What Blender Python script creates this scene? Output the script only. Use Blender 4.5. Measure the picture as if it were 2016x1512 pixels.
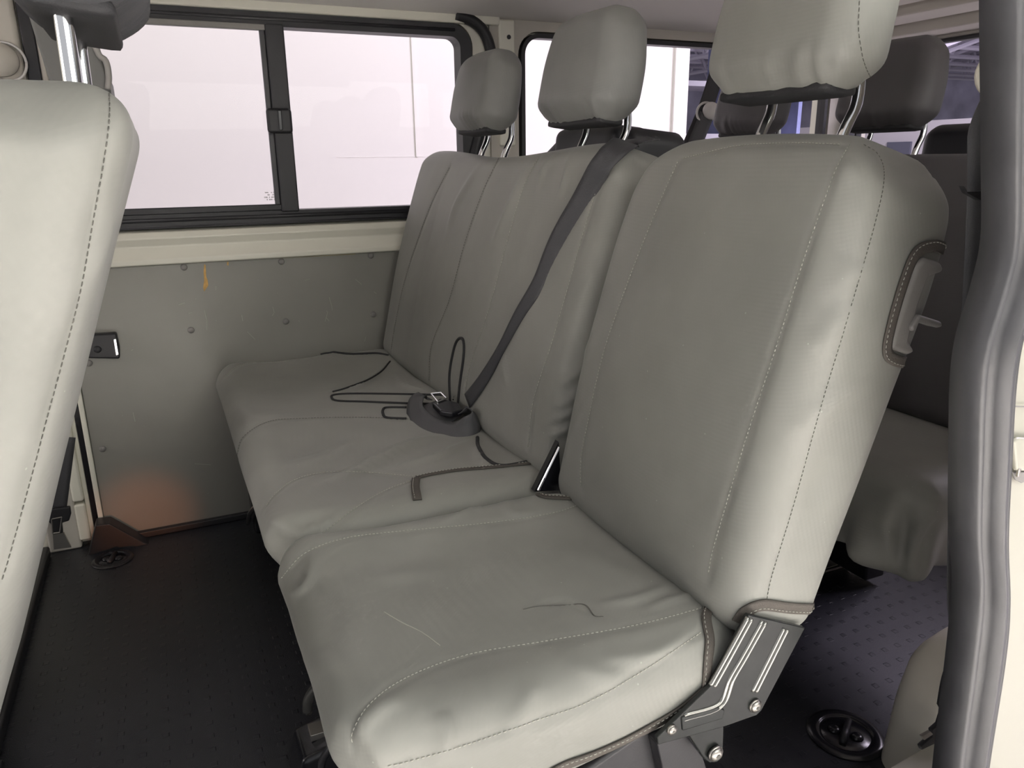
import bpy, math, random
import numpy as np
from mathutils import Vector, Matrix
from mathutils.bvhtree import BVHTree
random.seed(4); rng = np.random.RandomState(4)
S = bpy.context.scene
for o in list(bpy.data.objects): bpy.data.objects.remove(o)

# ------------------------------------------------------------------ camera
CAM = np.array([0., 0., .96]); FPX = 1514.
yaw, pit, rol = [math.radians(a) for a in (24.2, -16.2, 0.7)]
FW = np.array([math.sin(yaw)*math.cos(pit), math.cos(yaw)*math.cos(pit), math.sin(pit)])
R0 = np.array([math.cos(yaw), -math.sin(yaw), 0.]); U0 = np.cross(R0, FW)
RT = R0*math.cos(rol)-U0*math.sin(rol); UP = R0*math.sin(rol)+U0*math.cos(rol)
cd = bpy.data.cameras.new('camera'); cam = bpy.data.objects.new('camera', cd); S.collection.objects.link(cam)
cd.sensor_width = 36; cd.lens = FPX/2016*36; cd.clip_start = .02
m = Matrix.Identity(4)
for i in range(3): m[i][0] = RT[i]; m[i][1] = UP[i]; m[i][2] = -FW[i]; m[i][3] = CAM[i]
cam.matrix_world = m; S.camera = cam
# ------------------------------------------------------------------ world and light
w = bpy.data.worlds.new('hall_air'); S.world = w; w.use_nodes = True
bg = w.node_tree.nodes['Background']; bg.inputs[0].default_value = (.79, .80, .83, 1); bg.inputs[1].default_value = .74
def area(name, loc, aim, sx, sy, power, col, spread=180):
    l = bpy.data.lights.new(name, 'AREA'); l.shape = 'RECTANGLE'; l.size = sx; l.size_y = sy; l.energy = power; l.color = col
    l.spread = math.radians(spread)
    o = bpy.data.objects.new(name, l); S.collection.objects.link(o); o.location = loc
    o.rotation_euler = (Vector(aim)-Vector(loc)).to_track_quat('-Z', 'Y').to_euler(); return o
area('door_key_light', (1.15, -1.7, 1.75), (.4, .8, .45), 2.6, 1.2, 58, (1, .98, .90))  # unseen soft key light added outside the open door
area('windscreen_fill', (-2.4, 1.1, 1.5), (.2, 1.0, .5), 1.6, .9, 26, (1, .92, .89))  # unseen fill added for light coming in through the windscreen
area('hall_lamp_row_beyond', (.8, 2.65, 4.2), (1.0, 4.2, .8), 6, .5, 40, (1, .99, .93))
area('ground_bounce_fill', (.2, -2.3, 3.4), (.2, -2.3, -.5), 4, 1.0, 700, (1, .97, .92), 60)  # added out of view, lights the ground to bounce onto the headliner
area('rear_window_fill', (5.0, 1.2, 3.0), (1.6, 1.2, .4), 2.5, 2.0, 420, (.90, .82, 1))  # unseen lavender fill added, aimed through the rear window at the floor
area('roof_steel_fill', (12, 6, 2.6), (30, 20, 4.2), 5, 3, 1500, (.93, .88, 1))  # added sideways fill that brightens the roof steel in the hall
V = S.view_settings; V.view_transform = 'Standard'; V.look = 'None'; V.exposure = -0.12; V.gamma = 1; V.use_curve_mapping = False

def ray(px, py): return FW*FPX+RT*(px-1008)+UP*(756-py)
def P(px, py, X=None, Y=None, Z=None):
    d = ray(px, py)
    t = X/d[0] if X is not None else (Y/d[1] if Y is not None else (Z-CAM[2])/d[2])
    return CAM+d*t

# ------------------------------------------------------------------ materials
def mat(name, col, rough=.5, metal=0, spec=.5, noise=0, nscale=8, bump=0, bscale=300, weave=0, wscale=350, sheen=0, coat=0, spots=0, wcol=0):
    m = bpy.data.materials.new(name); m.use_nodes = True; nt = m.node_tree; b = nt.nodes['Principled BSDF']
    b.inputs['Base Color'].default_value = (*col, 1); b.inputs['Roughness'].default_value = rough
    b.inputs['Metallic'].default_value = metal; b.inputs['Specular IOR Level'].default_value = spec
    b.inputs['Coat Weight'].default_value = coat; b.inputs['Coat Roughness'].default_value = .25
    if sheen: b.inputs['Sheen Weight'].default_value = sheen; b.inputs['Sheen Roughness'].default_value = .4
    tc = nt.nodes.new('ShaderNodeTexCoord'); L = nt.links.new
    colsock = None
    if noise:
        n = nt.nodes.new('ShaderNodeTexNoise'); n.inputs['Scale'].default_value = nscale; n.inputs['Detail'].default_value = 6
        L(tc.outputs['Object'], n.inputs['Vector'])
        r = nt.nodes.new('ShaderNodeMapRange'); r.inputs['From Min'].default_value = .3; r.inputs['From Max'].default_value = .7
        r.inputs['To Min'].default_value = 1-noise; r.inputs['To Max'].default_value = 1+noise
        L(n.outputs['Fac'], r.inputs['Value'])
        x = nt.nodes.new('ShaderNodeMix'); x.data_type = 'RGBA'; x.blend_type = 'MULTIPLY'; x.inputs['Factor'].default_value = 1
        x.inputs['A'].default_value = (*col, 1); L(r.outputs[0], x.inputs['B']); colsock = x.outputs['Result']
        rr = nt.nodes.new('ShaderNodeMapRange'); rr.inputs['To Min'].default_value = rough-.08; rr.inputs['To Max'].default_value = rough+.08
        L(n.outputs['Fac'], rr.inputs['Value']); L(rr.outputs[0], b.inputs['Roughness'])
    if spots:
        v = nt.nodes.new('ShaderNodeTexVoronoi'); v.inputs['Scale'].default_value = 34; L(tc.outputs['Object'], v.inputs['Vector'])
        c = nt.nodes.new('ShaderNodeMath'); c.operation = 'LESS_THAN'; c.inputs[1].default_value = .035; L(v.outputs['Distance'], c.inputs[0])
        x = nt.nodes.new('ShaderNodeMix'); x.data_type = 'RGBA'; L(c.outputs[0], x.inputs['Factor'])
        if colsock: L(colsock, x.inputs['A'])
        else: x.inputs['A'].default_value = (*col, 1)
        x.inputs['B'].default_value = (*[min(1, k*spots) for k in col], 1); colsock = x.outputs['Result']
    hs = []
    if weave:
        for ax in ('X', 'Z'):
            wv = nt.nodes.new('ShaderNodeTexWave'); wv.bands_direction = ax; wv.inputs['Scale'].default_value = wscale
            wv.inputs['Distortion'].default_value = .6; wv.inputs['Detail'].default_value = 1
            mp = nt.nodes.new('ShaderNodeMapping'); mp.inputs['Rotation'].default_value = (0, .3, .78 if ax == 'X' else 0)
            L(tc.outputs['Object'], mp.inputs['Vector']); L(mp.outputs[0], wv.inputs['Vector']); hs.append((wv.outputs['Fac'], weave))
        n2 = nt.nodes.new('ShaderNodeTexNoise'); n2.inputs['Scale'].default_value = 90; n2.inputs['Detail'].default_value = 4
        mp = nt.nodes.new('ShaderNodeMapping'); mp.inputs['Scale'].default_value = (1, 1, .10); L(tc.outputs['Object'], mp.inputs['Vector'])
        L(mp.outputs[0], n2.inputs['Vector']); hs.append((n2.outputs['Fac'], weave*1.6))
    if bump:
        n = nt.nodes.new('ShaderNodeTexNoise'); n.inputs['Scale'].default_value = bscale; n.inputs['Detail'].default_value = 3
        L(tc.outputs['Object'], n.inputs['Vector']); hs.append((n.outputs['Fac'], bump))
    prev = None
    for h, s in hs:
        bp = nt.nodes.new('ShaderNodeBump'); bp.inputs['Strength'].default_value = s; bp.inputs['Distance'].default_value = .002
        L(h, bp.inputs['Height'])
        if prev: L(prev, bp.inputs['Normal'])
        prev = bp.outputs['Normal']
    if prev: L(prev, b.inputs['Normal'])
    if colsock: L(colsock, b.inputs['Base Color'])
    return m
M = {}
M['cover'] = mat('grey_canvas_cover', (.256, .2565, .233),   .56, spec=.45, noise=.10, nscale=7, weave=.025, wscale=75, sheen=.1, spots=1.4)
M['cover_shaded'] = mat('shaded_grey_canvas_cover', (.175, .176, .168), .52, spec=.45, noise=.10, nscale=9, weave=.025, wscale=75, sheen=.1)  # cover canvas darkened, puts the shade on the bench headrests into colour
M['cover_inner'] = mat('pinkish_grey_seat_cloth', (.33, .30, .275), .8, noise=.06, bump=.2, bscale=700)
M['cloth'] = mat('charcoal_seat_cloth', (.05, .05, .055), .9, noise=.1, bump=.3, bscale=500)
M['liner'] = mat('pale_vinyl_liner', (.40, .39, .35), .45, bump=.05)
M['binding'] = mat('grey_brown_binding_tape', (.085, .075, .065), .8, bump=.4, bscale=700)
M['dark_binding'] = mat('black_binding_tape', (.018, .018, .02), .7, bump=.3, bscale=700)
M['thread'] = mat('pale_thread', (.46, .45, .40), .8)
M['seamdark'] = mat('dark_thread', (.12, .115, .105), .9)
M['webbing'] = mat('charcoal_webbing', (.05, .05, .055), .55, bump=.35, bscale=900)
M['webbing_grey'] = mat('grey_webbing', (.075, .075, .08), .6, bump=.35, bscale=900)
M['black'] = mat('black_plastic', (.018, .018, .021), .45, bump=.08, bscale=400)
M['gloss'] = mat('gloss_black_plastic', (.012, .012, .016), .22)
M['greyplastic'] = mat('grey_plastic', (.22, .21, .20), .5, bump=.1, bscale=500)
M['rubber'] = mat('black_rubber', (.055, .055, .06), .42, noise=.15, nscale=20, bump=.05, bscale=300)
M['chrome'] = mat('chrome', (.85, .85, .86), .09, metal=1)
M['steel'] = mat('black_lacquered_steel', (.022, .024, .023), .22, spec=.22, noise=.15, nscale=30)
M['rib'] = mat('bright_steel_rib', (.30, .30, .28), .25, metal=.85)  # brighter metal than the plate, picked for highlights along its ribs
M['bolt'] = mat('zinc_bolt', (.42, .40, .37), .38, metal=1)
M['body'] = mat('cream_body_paint', (.41, .40, .335), .35, noise=.03, nscale=4, coat=.3)
M['body_lit'] = mat('lightened_cream_body_paint', (.82, .80, .69), .35, noise=.03, nscale=4, coat=.3)  # same cream paint lightened, stands in for light missing on the far side
M['trim'] = mat('beige_plastic_trim', (.56, .53, .47), .55, noise=.03, nscale=5, bump=.05, bscale=500)
M['arch'] = mat('cream_plastic_trim', (.84, .79, .68), .5, noise=.05, nscale=9)
M['head'] = mat('grey_headliner', (.84, .81, .77), .9, bump=.15, bscale=500)
M['orange'] = mat('bare_wood_chip', (.62, .38, .13), .8, noise=.2, nscale=80)
M['scratch'] = mat('pale_scratch', (.42, .42, .36), .8)
M['white'] = mat('white_plastic', (.75, .72, .70), .35)
M['beam'] = mat('lavender_grey_steel', (.46, .43, .52), .6)
M['hallwall'] = mat('white_partition', (.80, .775, .745), .7, noise=.015, nscale=1.2)
M['cabin'] = mat('white_cladding', (.62, .58, .62), .7)
M['cabwin'] = mat('dark_window', (.12, .12, .17), .3)
M['rack'] = mat('blue_grey_racking', (.14, .15, .30), .6, noise=.5, nscale=1.5)
M['concrete'] = mat('grey_concrete', (.62, .59, .57), .6, noise=.08, nscale=2)
M['yellow'] = mat('yellow_green_plastic', (.62, .62, .2), .5)
# wall panel: semi gloss paint with slow mottling
M['panel'] = mat('grey_painted_plywood', (.26, .255, .228), .36, noise=.06, nscale=5, bump=.06, bscale=60, spots=1.25)
def emis(name, col, s):
    m = bpy.data.materials.new(name); m.use_nodes = True; b = m.node_tree.nodes['Principled BSDF']
    b.inputs['Emission Color'].default_value = (*col, 1); b.inputs['Emission Strength'].default_value = s; return m
M['lamp'] = emis('lit_lamp', (1, .96, 1), 6)
def glass():
    m = bpy.data.materials.new('window_glass'); m.use_nodes = True; nt = m.node_tree; nt.nodes.clear()
    o = nt.nodes.new('ShaderNodeOutputMaterial'); t = nt.nodes.new('ShaderNodeBsdfTransparent'); t.inputs[0].default_value = (.93, .92, .92, 1)
    g = nt.nodes.new('ShaderNodeBsdfGlossy'); g.inputs['Roughness'].default_value = .01
    f = nt.nodes.new('ShaderNodeFresnel'); f.inputs[0].default_value = 1.13; x = nt.nodes.new('ShaderNodeMixShader')
    nt.links.new(f.outputs[0], x.inputs[0]); nt.links.new(t.outputs[0], x.inputs[1]); nt.links.new(g.outputs[0], x.inputs[2]); nt.links.new(x.outputs[0], o.inputs[0])
    return m
M['glass'] = glass()
# studded floor
def floor_mat():
    m = mat('studded_black_vinyl', (.016, .017, .022), .36, bump=.25, bscale=500)
    nt = m.node_tree; b = nt.nodes['Principled BSDF']; L = nt.links.new
    tc = nt.nodes.new('ShaderNodeTexCoord'); sp = nt.nodes.new('ShaderNodeSeparateXYZ'); L(tc.outputs['Object'], sp.inputs[0])
    def cell(out, off):
        a = nt.nodes.new('ShaderNodeMath'); a.operation = 'MULTIPLY_ADD'; a.inputs[1].default_value = 1/.036; a.inputs[2].default_value = off; L(out, a.inputs[0])
        f = nt.nodes.new('ShaderNodeMath'); f.operation = 'FRACT'; L(a.outputs[0], f.inputs[0])
        c = nt.nodes.new('ShaderNodeMath'); c.operation = 'SUBTRACT'; L(f.outputs[0], c.inputs[0]); c.inputs[1].default_value = .5
        d = nt.nodes.new('ShaderNodeMath'); d.operation = 'ABSOLUTE'; L(c.outputs[0], d.inputs[0]); return d.outputs[0]
    mx = nt.nodes.new('ShaderNodeMath'); mx.operation = 'MAXIMUM'; L(cell(sp.outputs[0], .25), mx.inputs[0]); L(cell(sp.outputs[1], .0), mx.inputs[1])
    r = nt.nodes.new('ShaderNodeMapRange'); r.inputs['From Min'].default_value = .13; r.inputs['From Max'].default_value = .16
    r.inputs['To Min'].default_value = 1; r.inputs['To Max'].default_value = 0; L(mx.outputs[0], r.inputs['Value'])
    bp = nt.nodes.new('ShaderNodeBump'); bp.inputs['Distance'].default_value = .0012; bp.inputs['Strength'].default_value = .8; L(r.outputs[0], bp.inputs['Height'])
    old = b.inputs['Normal'].links[0].from_socket; L(old, bp.inputs['Normal']); L(bp.outputs[0], b.inputs['Normal'])
    rr = nt.nodes.new('ShaderNodeMapRange'); rr.inputs['To Min'].default_value = .40; rr.inputs['To Max'].default_value = .34; L(r.outputs[0], rr.inputs['Value']); L(rr.outputs[0], b.inputs['Roughness'])
    return m
M['floor'] = floor_mat()

# ------------------------------------------------------------------ object helpers
def link(name, verts, faces, m, parent=None, smooth=True, uv=None):
    me = bpy.data.meshes.new(name)
    v = np.asarray(verts, float)
    if parent is not None: v = v-np.array(parent_world(parent))
    me.from_pydata([tuple(p) for p in v], [], [tuple(int(i) for i in f) for f in faces]); me.update()
    me.polygons.foreach_set('use_smooth', [smooth]*len(me.polygons))
    me.materials.append(M[m] if isinstance(m, str) else m)
    o = bpy.data.objects.new(name, me); S.collection.objects.link(o)
    if parent is not None: o.parent = parent
    return o
def parent_world(p):
    v = Vector((0, 0, 0))
    while p is not None: v += p.location; p = p.parent
    return v
def tag(o, label, cat, group=None, kind=None):
    o['label'] = label; o['category'] = cat
    if group: o['group'] = group
    if kind: o['kind'] = kind
    return o
def thing(name, label, cat, loc, group=None):
    o = bpy.data.objects.new(name, None); S.collection.objects.link(o); o.location = loc; o.empty_display_size = .05
    return tag(o, label, cat, group)
def struct(o): o['kind'] = 'structure'; return o
def kids(o): return [c for c in bpy.data.objects if c.parent == o]
def copy_tree(o, parent=None):
    c = o.copy(); S.collection.objects.link(c); c.parent = parent
    for k in kids(o): copy_tree(k, c)
    return c

class MB:                                   # collects boxes, plates and tubes into one mesh
    def __init__(s): s.v = []; s.f = []
    def add(s, v, f):
        n = len(s.v); s.v += [tuple(p) for p in v]; s.f += [tuple(i+n for i in q) for q in f]; return s
    def box(s, lo, hi, bev=0):
        v, f = boxmesh(lo, hi, bev); return s.add(v, f)
    def plate(s, pts, ext):
        n = len(pts); pts = [np.array(p, float) for p in pts]; ext = np.array(ext, float)
        s.add([p for p in pts]+[p+ext for p in pts], [tuple(range(n))[::-1], tuple(range(n, 2*n))]+[(i, (i+1) % n, (i+1) % n+n, i+n) for i in range(n)]); return s
    def tube(s, pts, r, n=12, cap=True):
        v, f = tube(pts, r, n, cap); return s.add(v, f)
    def cyl(s, a, b, r, n=20, r2=None):
        v, f = tube([a, b], [r, r if r2 is None else r2], n, True); return s.add(v, f)
    def dome(s, c, nrm, r, h, n=18, rings=5):
        c = np.array(c, float); nrm = np.array(nrm, float)/np.linalg.norm(nrm)
        a = np.cross(nrm, [0.3, .5, .81]); a /= np.linalg.norm(a); b = np.cross(nrm, a); v = []; f = []
        for i in range(rings):
            t = i/rings*math.pi/2
            for k in range(n):
                q = 2*math.pi*k/n; v.append(c+(a*math.cos(q)+b*math.sin(q))*r*math.cos(t)+nrm*h*math.sin(t))
        v.append(c+nrm*h)
        for i in range(rings-1):
            for k in range(n): f.append((i*n+k, i*n+(k+1) % n, (i+1)*n+(k+1) % n, (i+1)*n+k))
        for k in range(n): f.append(((rings-1)*n+k, (rings-1)*n+(k+1) % n, rings*n))
        f.append(tuple(range(n))[::-1]); return s.add(v, f)
    def obj(s, name, m, parent=None, smooth=False, bevel=0):
        o = link(name, s.v, s.f, m, parent, smooth)
        if bevel:
            b = o.modifiers.new('bevel', 'BEVEL'); b.width = bevel; b.segments = 3; b.limit_method = 'ANGLE'; b.angle_limit = math.radians(35)
            o.data.polygons.foreach_set('use_smooth', [True]*len(o.data.polygons))
            o.modifiers.new('wn', 'WEIGHTED_NORMAL').keep_sharp = False
        return o
def boxmesh(lo, hi, bev=0):
    x0, y0, z0 = lo; x1, y1, z1 = hi
    return [(x0, y0, z0), (x1, y0, z0), (x1, y1, z0), (x0, y1, z0), (x0, y0, z1), (x1, y0, z1), (x1, y1, z1), (x0, y1, z1)], \
        [(0, 3, 2, 1), (4, 5, 6, 7), (0, 1, 5, 4), (1, 2, 6, 5), (2, 3, 7, 6), (3, 0, 4, 7)]
def spline(pts, n):
    p = np.array(pts, float); q = np.vstack([2*p[0]-p[1], p, 2*p[-1]-p[-2]]); out = []
    segs = len(p)-1
    for i in range(segs):
        k = max(1, int(round(n/segs)))
        for j in range(k):
            t = j/k; a, b, c, d = q[i:i+4]
            out.append(.5*((2*b)+(-a+c)*t+(2*a-5*b+4*c-d)*t*t+(-a+3*b-3*c+d)*t**3))
    out.append(p[-1]); return np.array(out)
def frames(pts):
    T = np.gradient(pts, axis=0); T /= np.maximum(np.linalg.norm(T, axis=1, keepdims=True), 1e-9)
    a = np.cross(T[0], [0, 0, 1]);
    if np.linalg.norm(a) < .1: a = np.cross(T[0], [1, 0, 0])
    a /= np.linalg.norm(a); A = []
    for t in T:
        a = a-t*np.dot(a, t); a /= np.linalg.norm(a); A.append(a.copy())
    return T, np.array(A)
def tube(pts, r, n=12, cap=True):
    pts = np.array(pts, float); T, A = frames(pts); B = np.cross(T, A); r = np.broadcast_to(r, (len(pts),)); v = []; f = []
    for i in range(len(pts)):
        for k in range(n):
            q = 2*math.pi*k/n; v.append(pts[i]+(A[i]*math.cos(q)+B[i]*math.sin(q))*r[i])
    for i in range(len(pts)-1):
        for k in range(n): f.append((i*n+k, i*n+(k+1) % n, (i+1)*n+(k+1) % n, (i+1)*n+k))
    if cap: f.append(tuple(range(n))[::-1]); f.append(tuple(range((len(pts)-1)*n, len(pts)*n)))
    return v, f
def ribbon(pts, nrm, width, th=.0016):
    """flat strap: centre line, face normals, width (number or list)"""
    pts = np.array(pts, float); nrm = np.array(nrm, float); T = np.gradient(pts, axis=0); T /= np.maximum(np.linalg.norm(T, axis=1, keepdims=True), 1e-9)
    nrm = nrm-T*np.sum(nrm*T, axis=1, keepdims=True); nrm /= np.linalg.norm(nrm, axis=1, keepdims=True)
    sd = np.cross(T, nrm); wd = np.broadcast_to(width, (len(pts),)); v = []; f = []
    prof = [(-1, -.5), (-.5, -.5), (0, -.5), (.5, -.5), (1, -.5), (1, .5), (.5, .5), (0, .5), (-.5, .5), (-1, .5)]; k = len(prof)
    for i in range(len(pts)):
        for a, b in prof: v.append(pts[i]+sd[i]*wd[i]/2*a+nrm[i]*th*b)
    for i in range(len(pts)-1):
        for j in range(k): f.append((i*k+j, i*k+(j+1) % k, (i+1)*k+(j+1) % k, (i+1)*k+j))
    f.append(tuple(range(k))[::-1]); f.append(tuple(range((len(pts)-1)*k, len(pts)*k)))
    return v, f
def dashes(pts, nrm, r=.0006, on=.0042, gap=.0022, lift=.0006):
    """stitches along a path, as one mesh"""
    pts = np.array(pts); nrm = np.array(nrm); d = np.r_[0, np.cumsum(np.linalg.norm(np.diff(pts, axis=0), axis=1))]; b = MB(); s = 0
    while s+on < d[-1]:
        ts = [s, s+on/2, s+on]; p = np.array([[np.interp(t, d, pts[:, i]) for i in range(3)] for t in ts]); n = np.array([np.interp(s, d, nrm[:, i]) for i in range(3)])
        p += n*lift; p[1] += n*r*.5; b.tube(p, [r*.7, r, r*.7], 5); s += on+gap
    return b

# ------------------------------------------------------------------ soft, padded shapes
def lattice(nx, ny, nz):
    idx = {}; V = []; F = []
    def g(i, j, k):
        key = (i, j, k)
        if key not in idx: idx[key] = len(V); V.append((2*i/nx-1, 2*j/ny-1, 2*k/nz-1))
        return idx[key]
    for j in range(ny):
        for k in range(nz):
            F.append((g(0, j, k), g(0, j, k+1), g(0, j+1, k+1), g(0, j+1, k))); F.append((g(nx, j, k), g(nx, j+1, k), g(nx, j+1, k+1), g(nx, j, k+1)))
    for i in range(nx):
        for k in range(nz):
            F.append((g(i, 0, k), g(i+1, 0, k), g(i+1, 0, k+1), g(i, 0, k+1))); F.append((g(i, ny, k), g(i, ny, k+1), g(i+1, ny, k+1), g(i+1, ny, k)))
    for i in range(nx):
        for j in range(ny):
            F.append((g(i, j, 0), g(i, j+1, 0), g(i+1, j+1, 0), g(i+1, j, 0))); F.append((g(i, j, nz), g(i+1, j, nz), g(i+1, j+1, nz), g(i, j+1, nz)))
    return np.array(V), np.array(F)
def sm(x, a, b):
    t = np.clip((x-a)/(b-a), 0, 1); return t*t*(3-2*t)
class Soft:
    def __init__(s, size, n, r):
        V, F = lattice(*n); h = np.array(size)/2; r = min(r, *(h*.98))
        # even the grid so the rounded border gets enough rows
        P0 = V*h; inner = np.clip(P0, -(h-r), h-r); d = P0-inner
        L = np.linalg.norm(d, axis=1, keepdims=True); mx = np.max(np.abs(d), axis=1, keepdims=True)
        s.v = np.where(L > 1e-9, inner+d/np.maximum(L, 1e-9)*mx, P0); s.F = F; s.h = h; s.uvw = V
    def corners(s, a, b, Rpp, Rpm, Rmp, Rmm):
        """round the outline seen along the third axis; radii for (+a+b), (+a-b), (-a+b), (-a-b)"""
        ha, hb = s.h[a], s.h[b]; A = s.v[:, a]; B = s.v[:, b]
        for sa, sb, R in ((1, 1, Rpp), (1, -1, Rpm), (-1, 1, Rmp), (-1, -1, Rmm)):
            if R <= 0: continue
            x = (sa*A-(ha-R))/R; y = (sb*B-(hb-R))/R; mk = (x > 0) & (y > 0); x, y = x[mk], y[mk]
            x2 = x*np.sqrt(np.clip(1-y*y/2, 0, 1)); y2 = y*np.sqrt(np.clip(1-x*x/2, 0, 1))
            A[mk] = sa*(ha-R+x2*R); B[mk] = sb*(hb-R+y2*R)
    def normals(s):
        v = s.v; f = s.F; n = np.cross(v[f[:, 2]]-v[f[:, 0]], v[f[:, 3]]-v[f[:, 1]]); N = np.zeros_like(v)
        for k in range(4): np.add.at(N, f[:, k], n)
        return N/np.maximum(np.linalg.norm(N, axis=1, keepdims=True), 1e-12)
    def place(s, loc, lean=0):
        c, q = math.cos(lean), math.sin(lean); x, z = s.v[:, 0].copy(), s.v[:, 2].copy()
        s.v[:, 0] = x*c+z*q; s.v[:, 2] = -x*q+z*c; s.v += np.array(loc)
    def tree(s): s.bvh = BVHTree.FromPolygons([tuple(p) for p in s.v], [tuple(map(int, f)) for f in s.F]); return s
    def cast(s, px, py):
        d = Vector(ray(px, py)).normalized(); hit = s.bvh.ray_cast(Vector(CAM), d)
        if hit[0] is None:
            # slide to the nearest point of the surface if the ray just misses the silhouette
            best = None
            for t in np.linspace(.3, 3, 80):
                q = s.bvh.find_nearest(Vector(CAM)+d*t)
                if best is None or q[3] < best[3]: best = q
            hit = best
        return np.array(hit[0]), np.array(hit[1])
    def trace(s, pix, n=60, off=0):
        pp = spline([(x, y, 0) for x, y in pix], n); p = []; q = []
        for x, y, _ in pp:
            a, b = s.cast(x, y); p.append(a); q.append(b)
        p = np.array(p); q = np.array(q)
        keep = [0]
        for i in range(1, len(p)):
            if np.linalg.norm(p[i]-p[keep[-1]]) > 1e-4: keep.append(i)
        p = p[keep]; q = q[keep]
        for _ in range(2):
            if len(p) > 3: q[1:-1] = (q[:-2]+q[1:-1]+q[2:]); q /= np.linalg.norm(q, axis=1, keepdims=True)
        return p+q*off, q
    def crease(s, path, amp, wd, taper=True):
        """amp > 0 raises a fold, amp < 0 presses a groove along a path of points"""
        path = np.array(path); lo = path.min(0)-4*wd; hi = path.max(0)+4*wd
        mk = np.where(np.all((s.v > lo) & (s.v < hi), axis=1))[0]
        if not len(mk): return
        N = s.normals()[mk]; d = np.linalg.norm(s.v[mk][:, None]-path[None], axis=2); j = d.argmin(1); dm = d.min(1)
        t = j/max(1, len(path)-1); tp = np.sin(np.pi*np.clip(t, .02, .98))**.6 if taper else 1
        s.v[mk] += N*(amp*np.exp(-(dm/wd)**2)*tp)[:, None]
    def waves(s, amp, k=30, seed=1):
        r = np.random.RandomState(seed); h = 0
        for i in range(9):
            dr = r.normal(size=3); dr /= np.linalg.norm(dr); h = h+np.sin(s.v@dr*k*r.uniform(.4, 1.8)+r.uniform(0, 6))
        s.v += s.normals()*(h/9*amp)[:, None]
    def obj(s, name, m, parent=None): return link(name, s.v, s.F, m, parent)

def seam(soft, pix, n=70, groove=-.0022, wd=.005):
    p, q = soft.trace(pix, n); soft.crease(p, groove, wd, False); return pix, n
def stitch(soft, spec, name, m, parent, side=0, **k):
    """raised thread along a seam already pressed into the cover"""
    p, q = soft.trace(*spec)
    if side: T = np.gradient(p, axis=0); T /= np.linalg.norm(T, axis=1, keepdims=True); p = p+np.cross(T, q)*side
    return dashes(p, q, **k).obj(name, m, parent, smooth=True)

# ------------------------------------------------------------------ hall outside the van
hf = struct(MB().box((-12, -12, -.62), (40, 30, -.55)).obj('ground', 'concrete'))
hw = MB(); hw.box((-6, 4.2, -.55), (3.10, 4.3, 3.6)).box((3.0, 4.18, -.55), (3.10, 4.2, 3.6))
hw.box((1.33, 4.194, .985), (1.345, 4.2, 3.6))
hw.box((.9, 4.1985, .985), (3.1, 4.2, .99))
struct(hw.obj('wall_hall', 'hallwall'))
def truss(y, x0, x1, z, h, sc, label):
    b = MB(); r = .035*sc
    b.tube([(x0, y, z), (x1, y, z)], r, 6).tube([(x0, y, z+h), (x1, y, z+h)], r, 6)
    n = int(abs(x1-x0)/(h*1.1)); xs = np.linspace(x0, x1, n+1)
    for i in range(n):
        b.tube([(xs[i], y, z), ((xs[i]+xs[i+1])/2, y, z+h)], r*.7, 5).tube([((xs[i]+xs[i+1])/2, y, z+h), (xs[i+1], y, z)], r*.7, 5)
    return b
for k in range(8):
    y = 11+2.3*k; o = truss(y, 13, 48, 3.5+.14*k, 1.3, 2.0, '').obj('roof_truss', 'beam')
    tag(o, 'pale steel roof truss crossing the warehouse ceiling beyond the rear window', 'truss', 'roof trusses across the hall')
for k in range(6):
    x = 15+3.9*k; b = MB(); z = 3.8+.22*k
    b.tube([(x, 8, z), (x, 31, z)], .07, 6).tube([(x, 8, z+1.1), (x, 31, z+1.1)], .07, 6)
    for i in range(14): b.tube([(x, 8+i*1.64, z), (x, 8.82+i*1.64, z+1.1)], .05, 5).tube([(x, 8.82+i*1.64, z+1.1), (x, 9.64+i*1.64, z)], .05, 5)
    tag(b.obj('roof_girder', 'beam'), 'pale lattice girder running away under the warehouse roof', 'girder', 'lattice girders under the hall roof')
for k in range(16):
    x, y = 16+1.9*k, 10+1.35*k; z = 2.9+.2*k; a_ = 1 if k % 2 else -1
    tag(MB().tube([(x-2.2, y+1.5*a_, z), (x+2.2, y-1.5*a_, z+1.9)], .06, 6).obj('roof_brace', 'beam'), 'thin diagonal steel brace under the warehouse roof', 'brace', 'diagonal roof braces in the hall')
struct(MB().box((6, 4, 8.2), (56, 40, 8.3)).obj('ceiling_hall', mat('hall_roof_sheet', (.20, .18, .25), .8)))
struct(MB().box((50, 4, -.55), (50.2, 36, 8.2)).obj('wall_hall_end', mat('hall_end_wall', (.36, .33, .40), .8)))
struct(MB().box((3, 34, -.55), (50, 34.2, 8.2)).obj('wall_hall_side', mat('hall_side_wall', (.33, .31, .41), .7, noise=.35, nscale=.6)))
for k in range(10):
    x, y = [(15, 9.5), (19, 12.5), (23, 15), (27, 17), (31, 22), (22, 13), (17, 9.5), (36, 24), (17, 20), (26, 21)][k]
    z = 2.5+.055*x
    l = thing('hall_lamp', 'lit lamp hanging under the warehouse roof', 'lamp', (x, y, z), 'lamps under the hall roof')
    MB().cyl((x, y, z+.05), (x, y, z+.3), .22, 16, .05).obj('lamp_hood', 'beam', l); MB().cyl((x, y, z+.28), (x, y, 8.2), .025, 6).obj('lamp_cord', 'beam', l)
    MB().dome((x, y, z+.04), (0, 0, -1), .17, .08).obj('lamp_glass', 'lamp', l)
cb = thing('site_cabin', 'white clad cabin with dark windows seen through the rear door glass', 'building', (22, 13, -.55))
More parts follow.
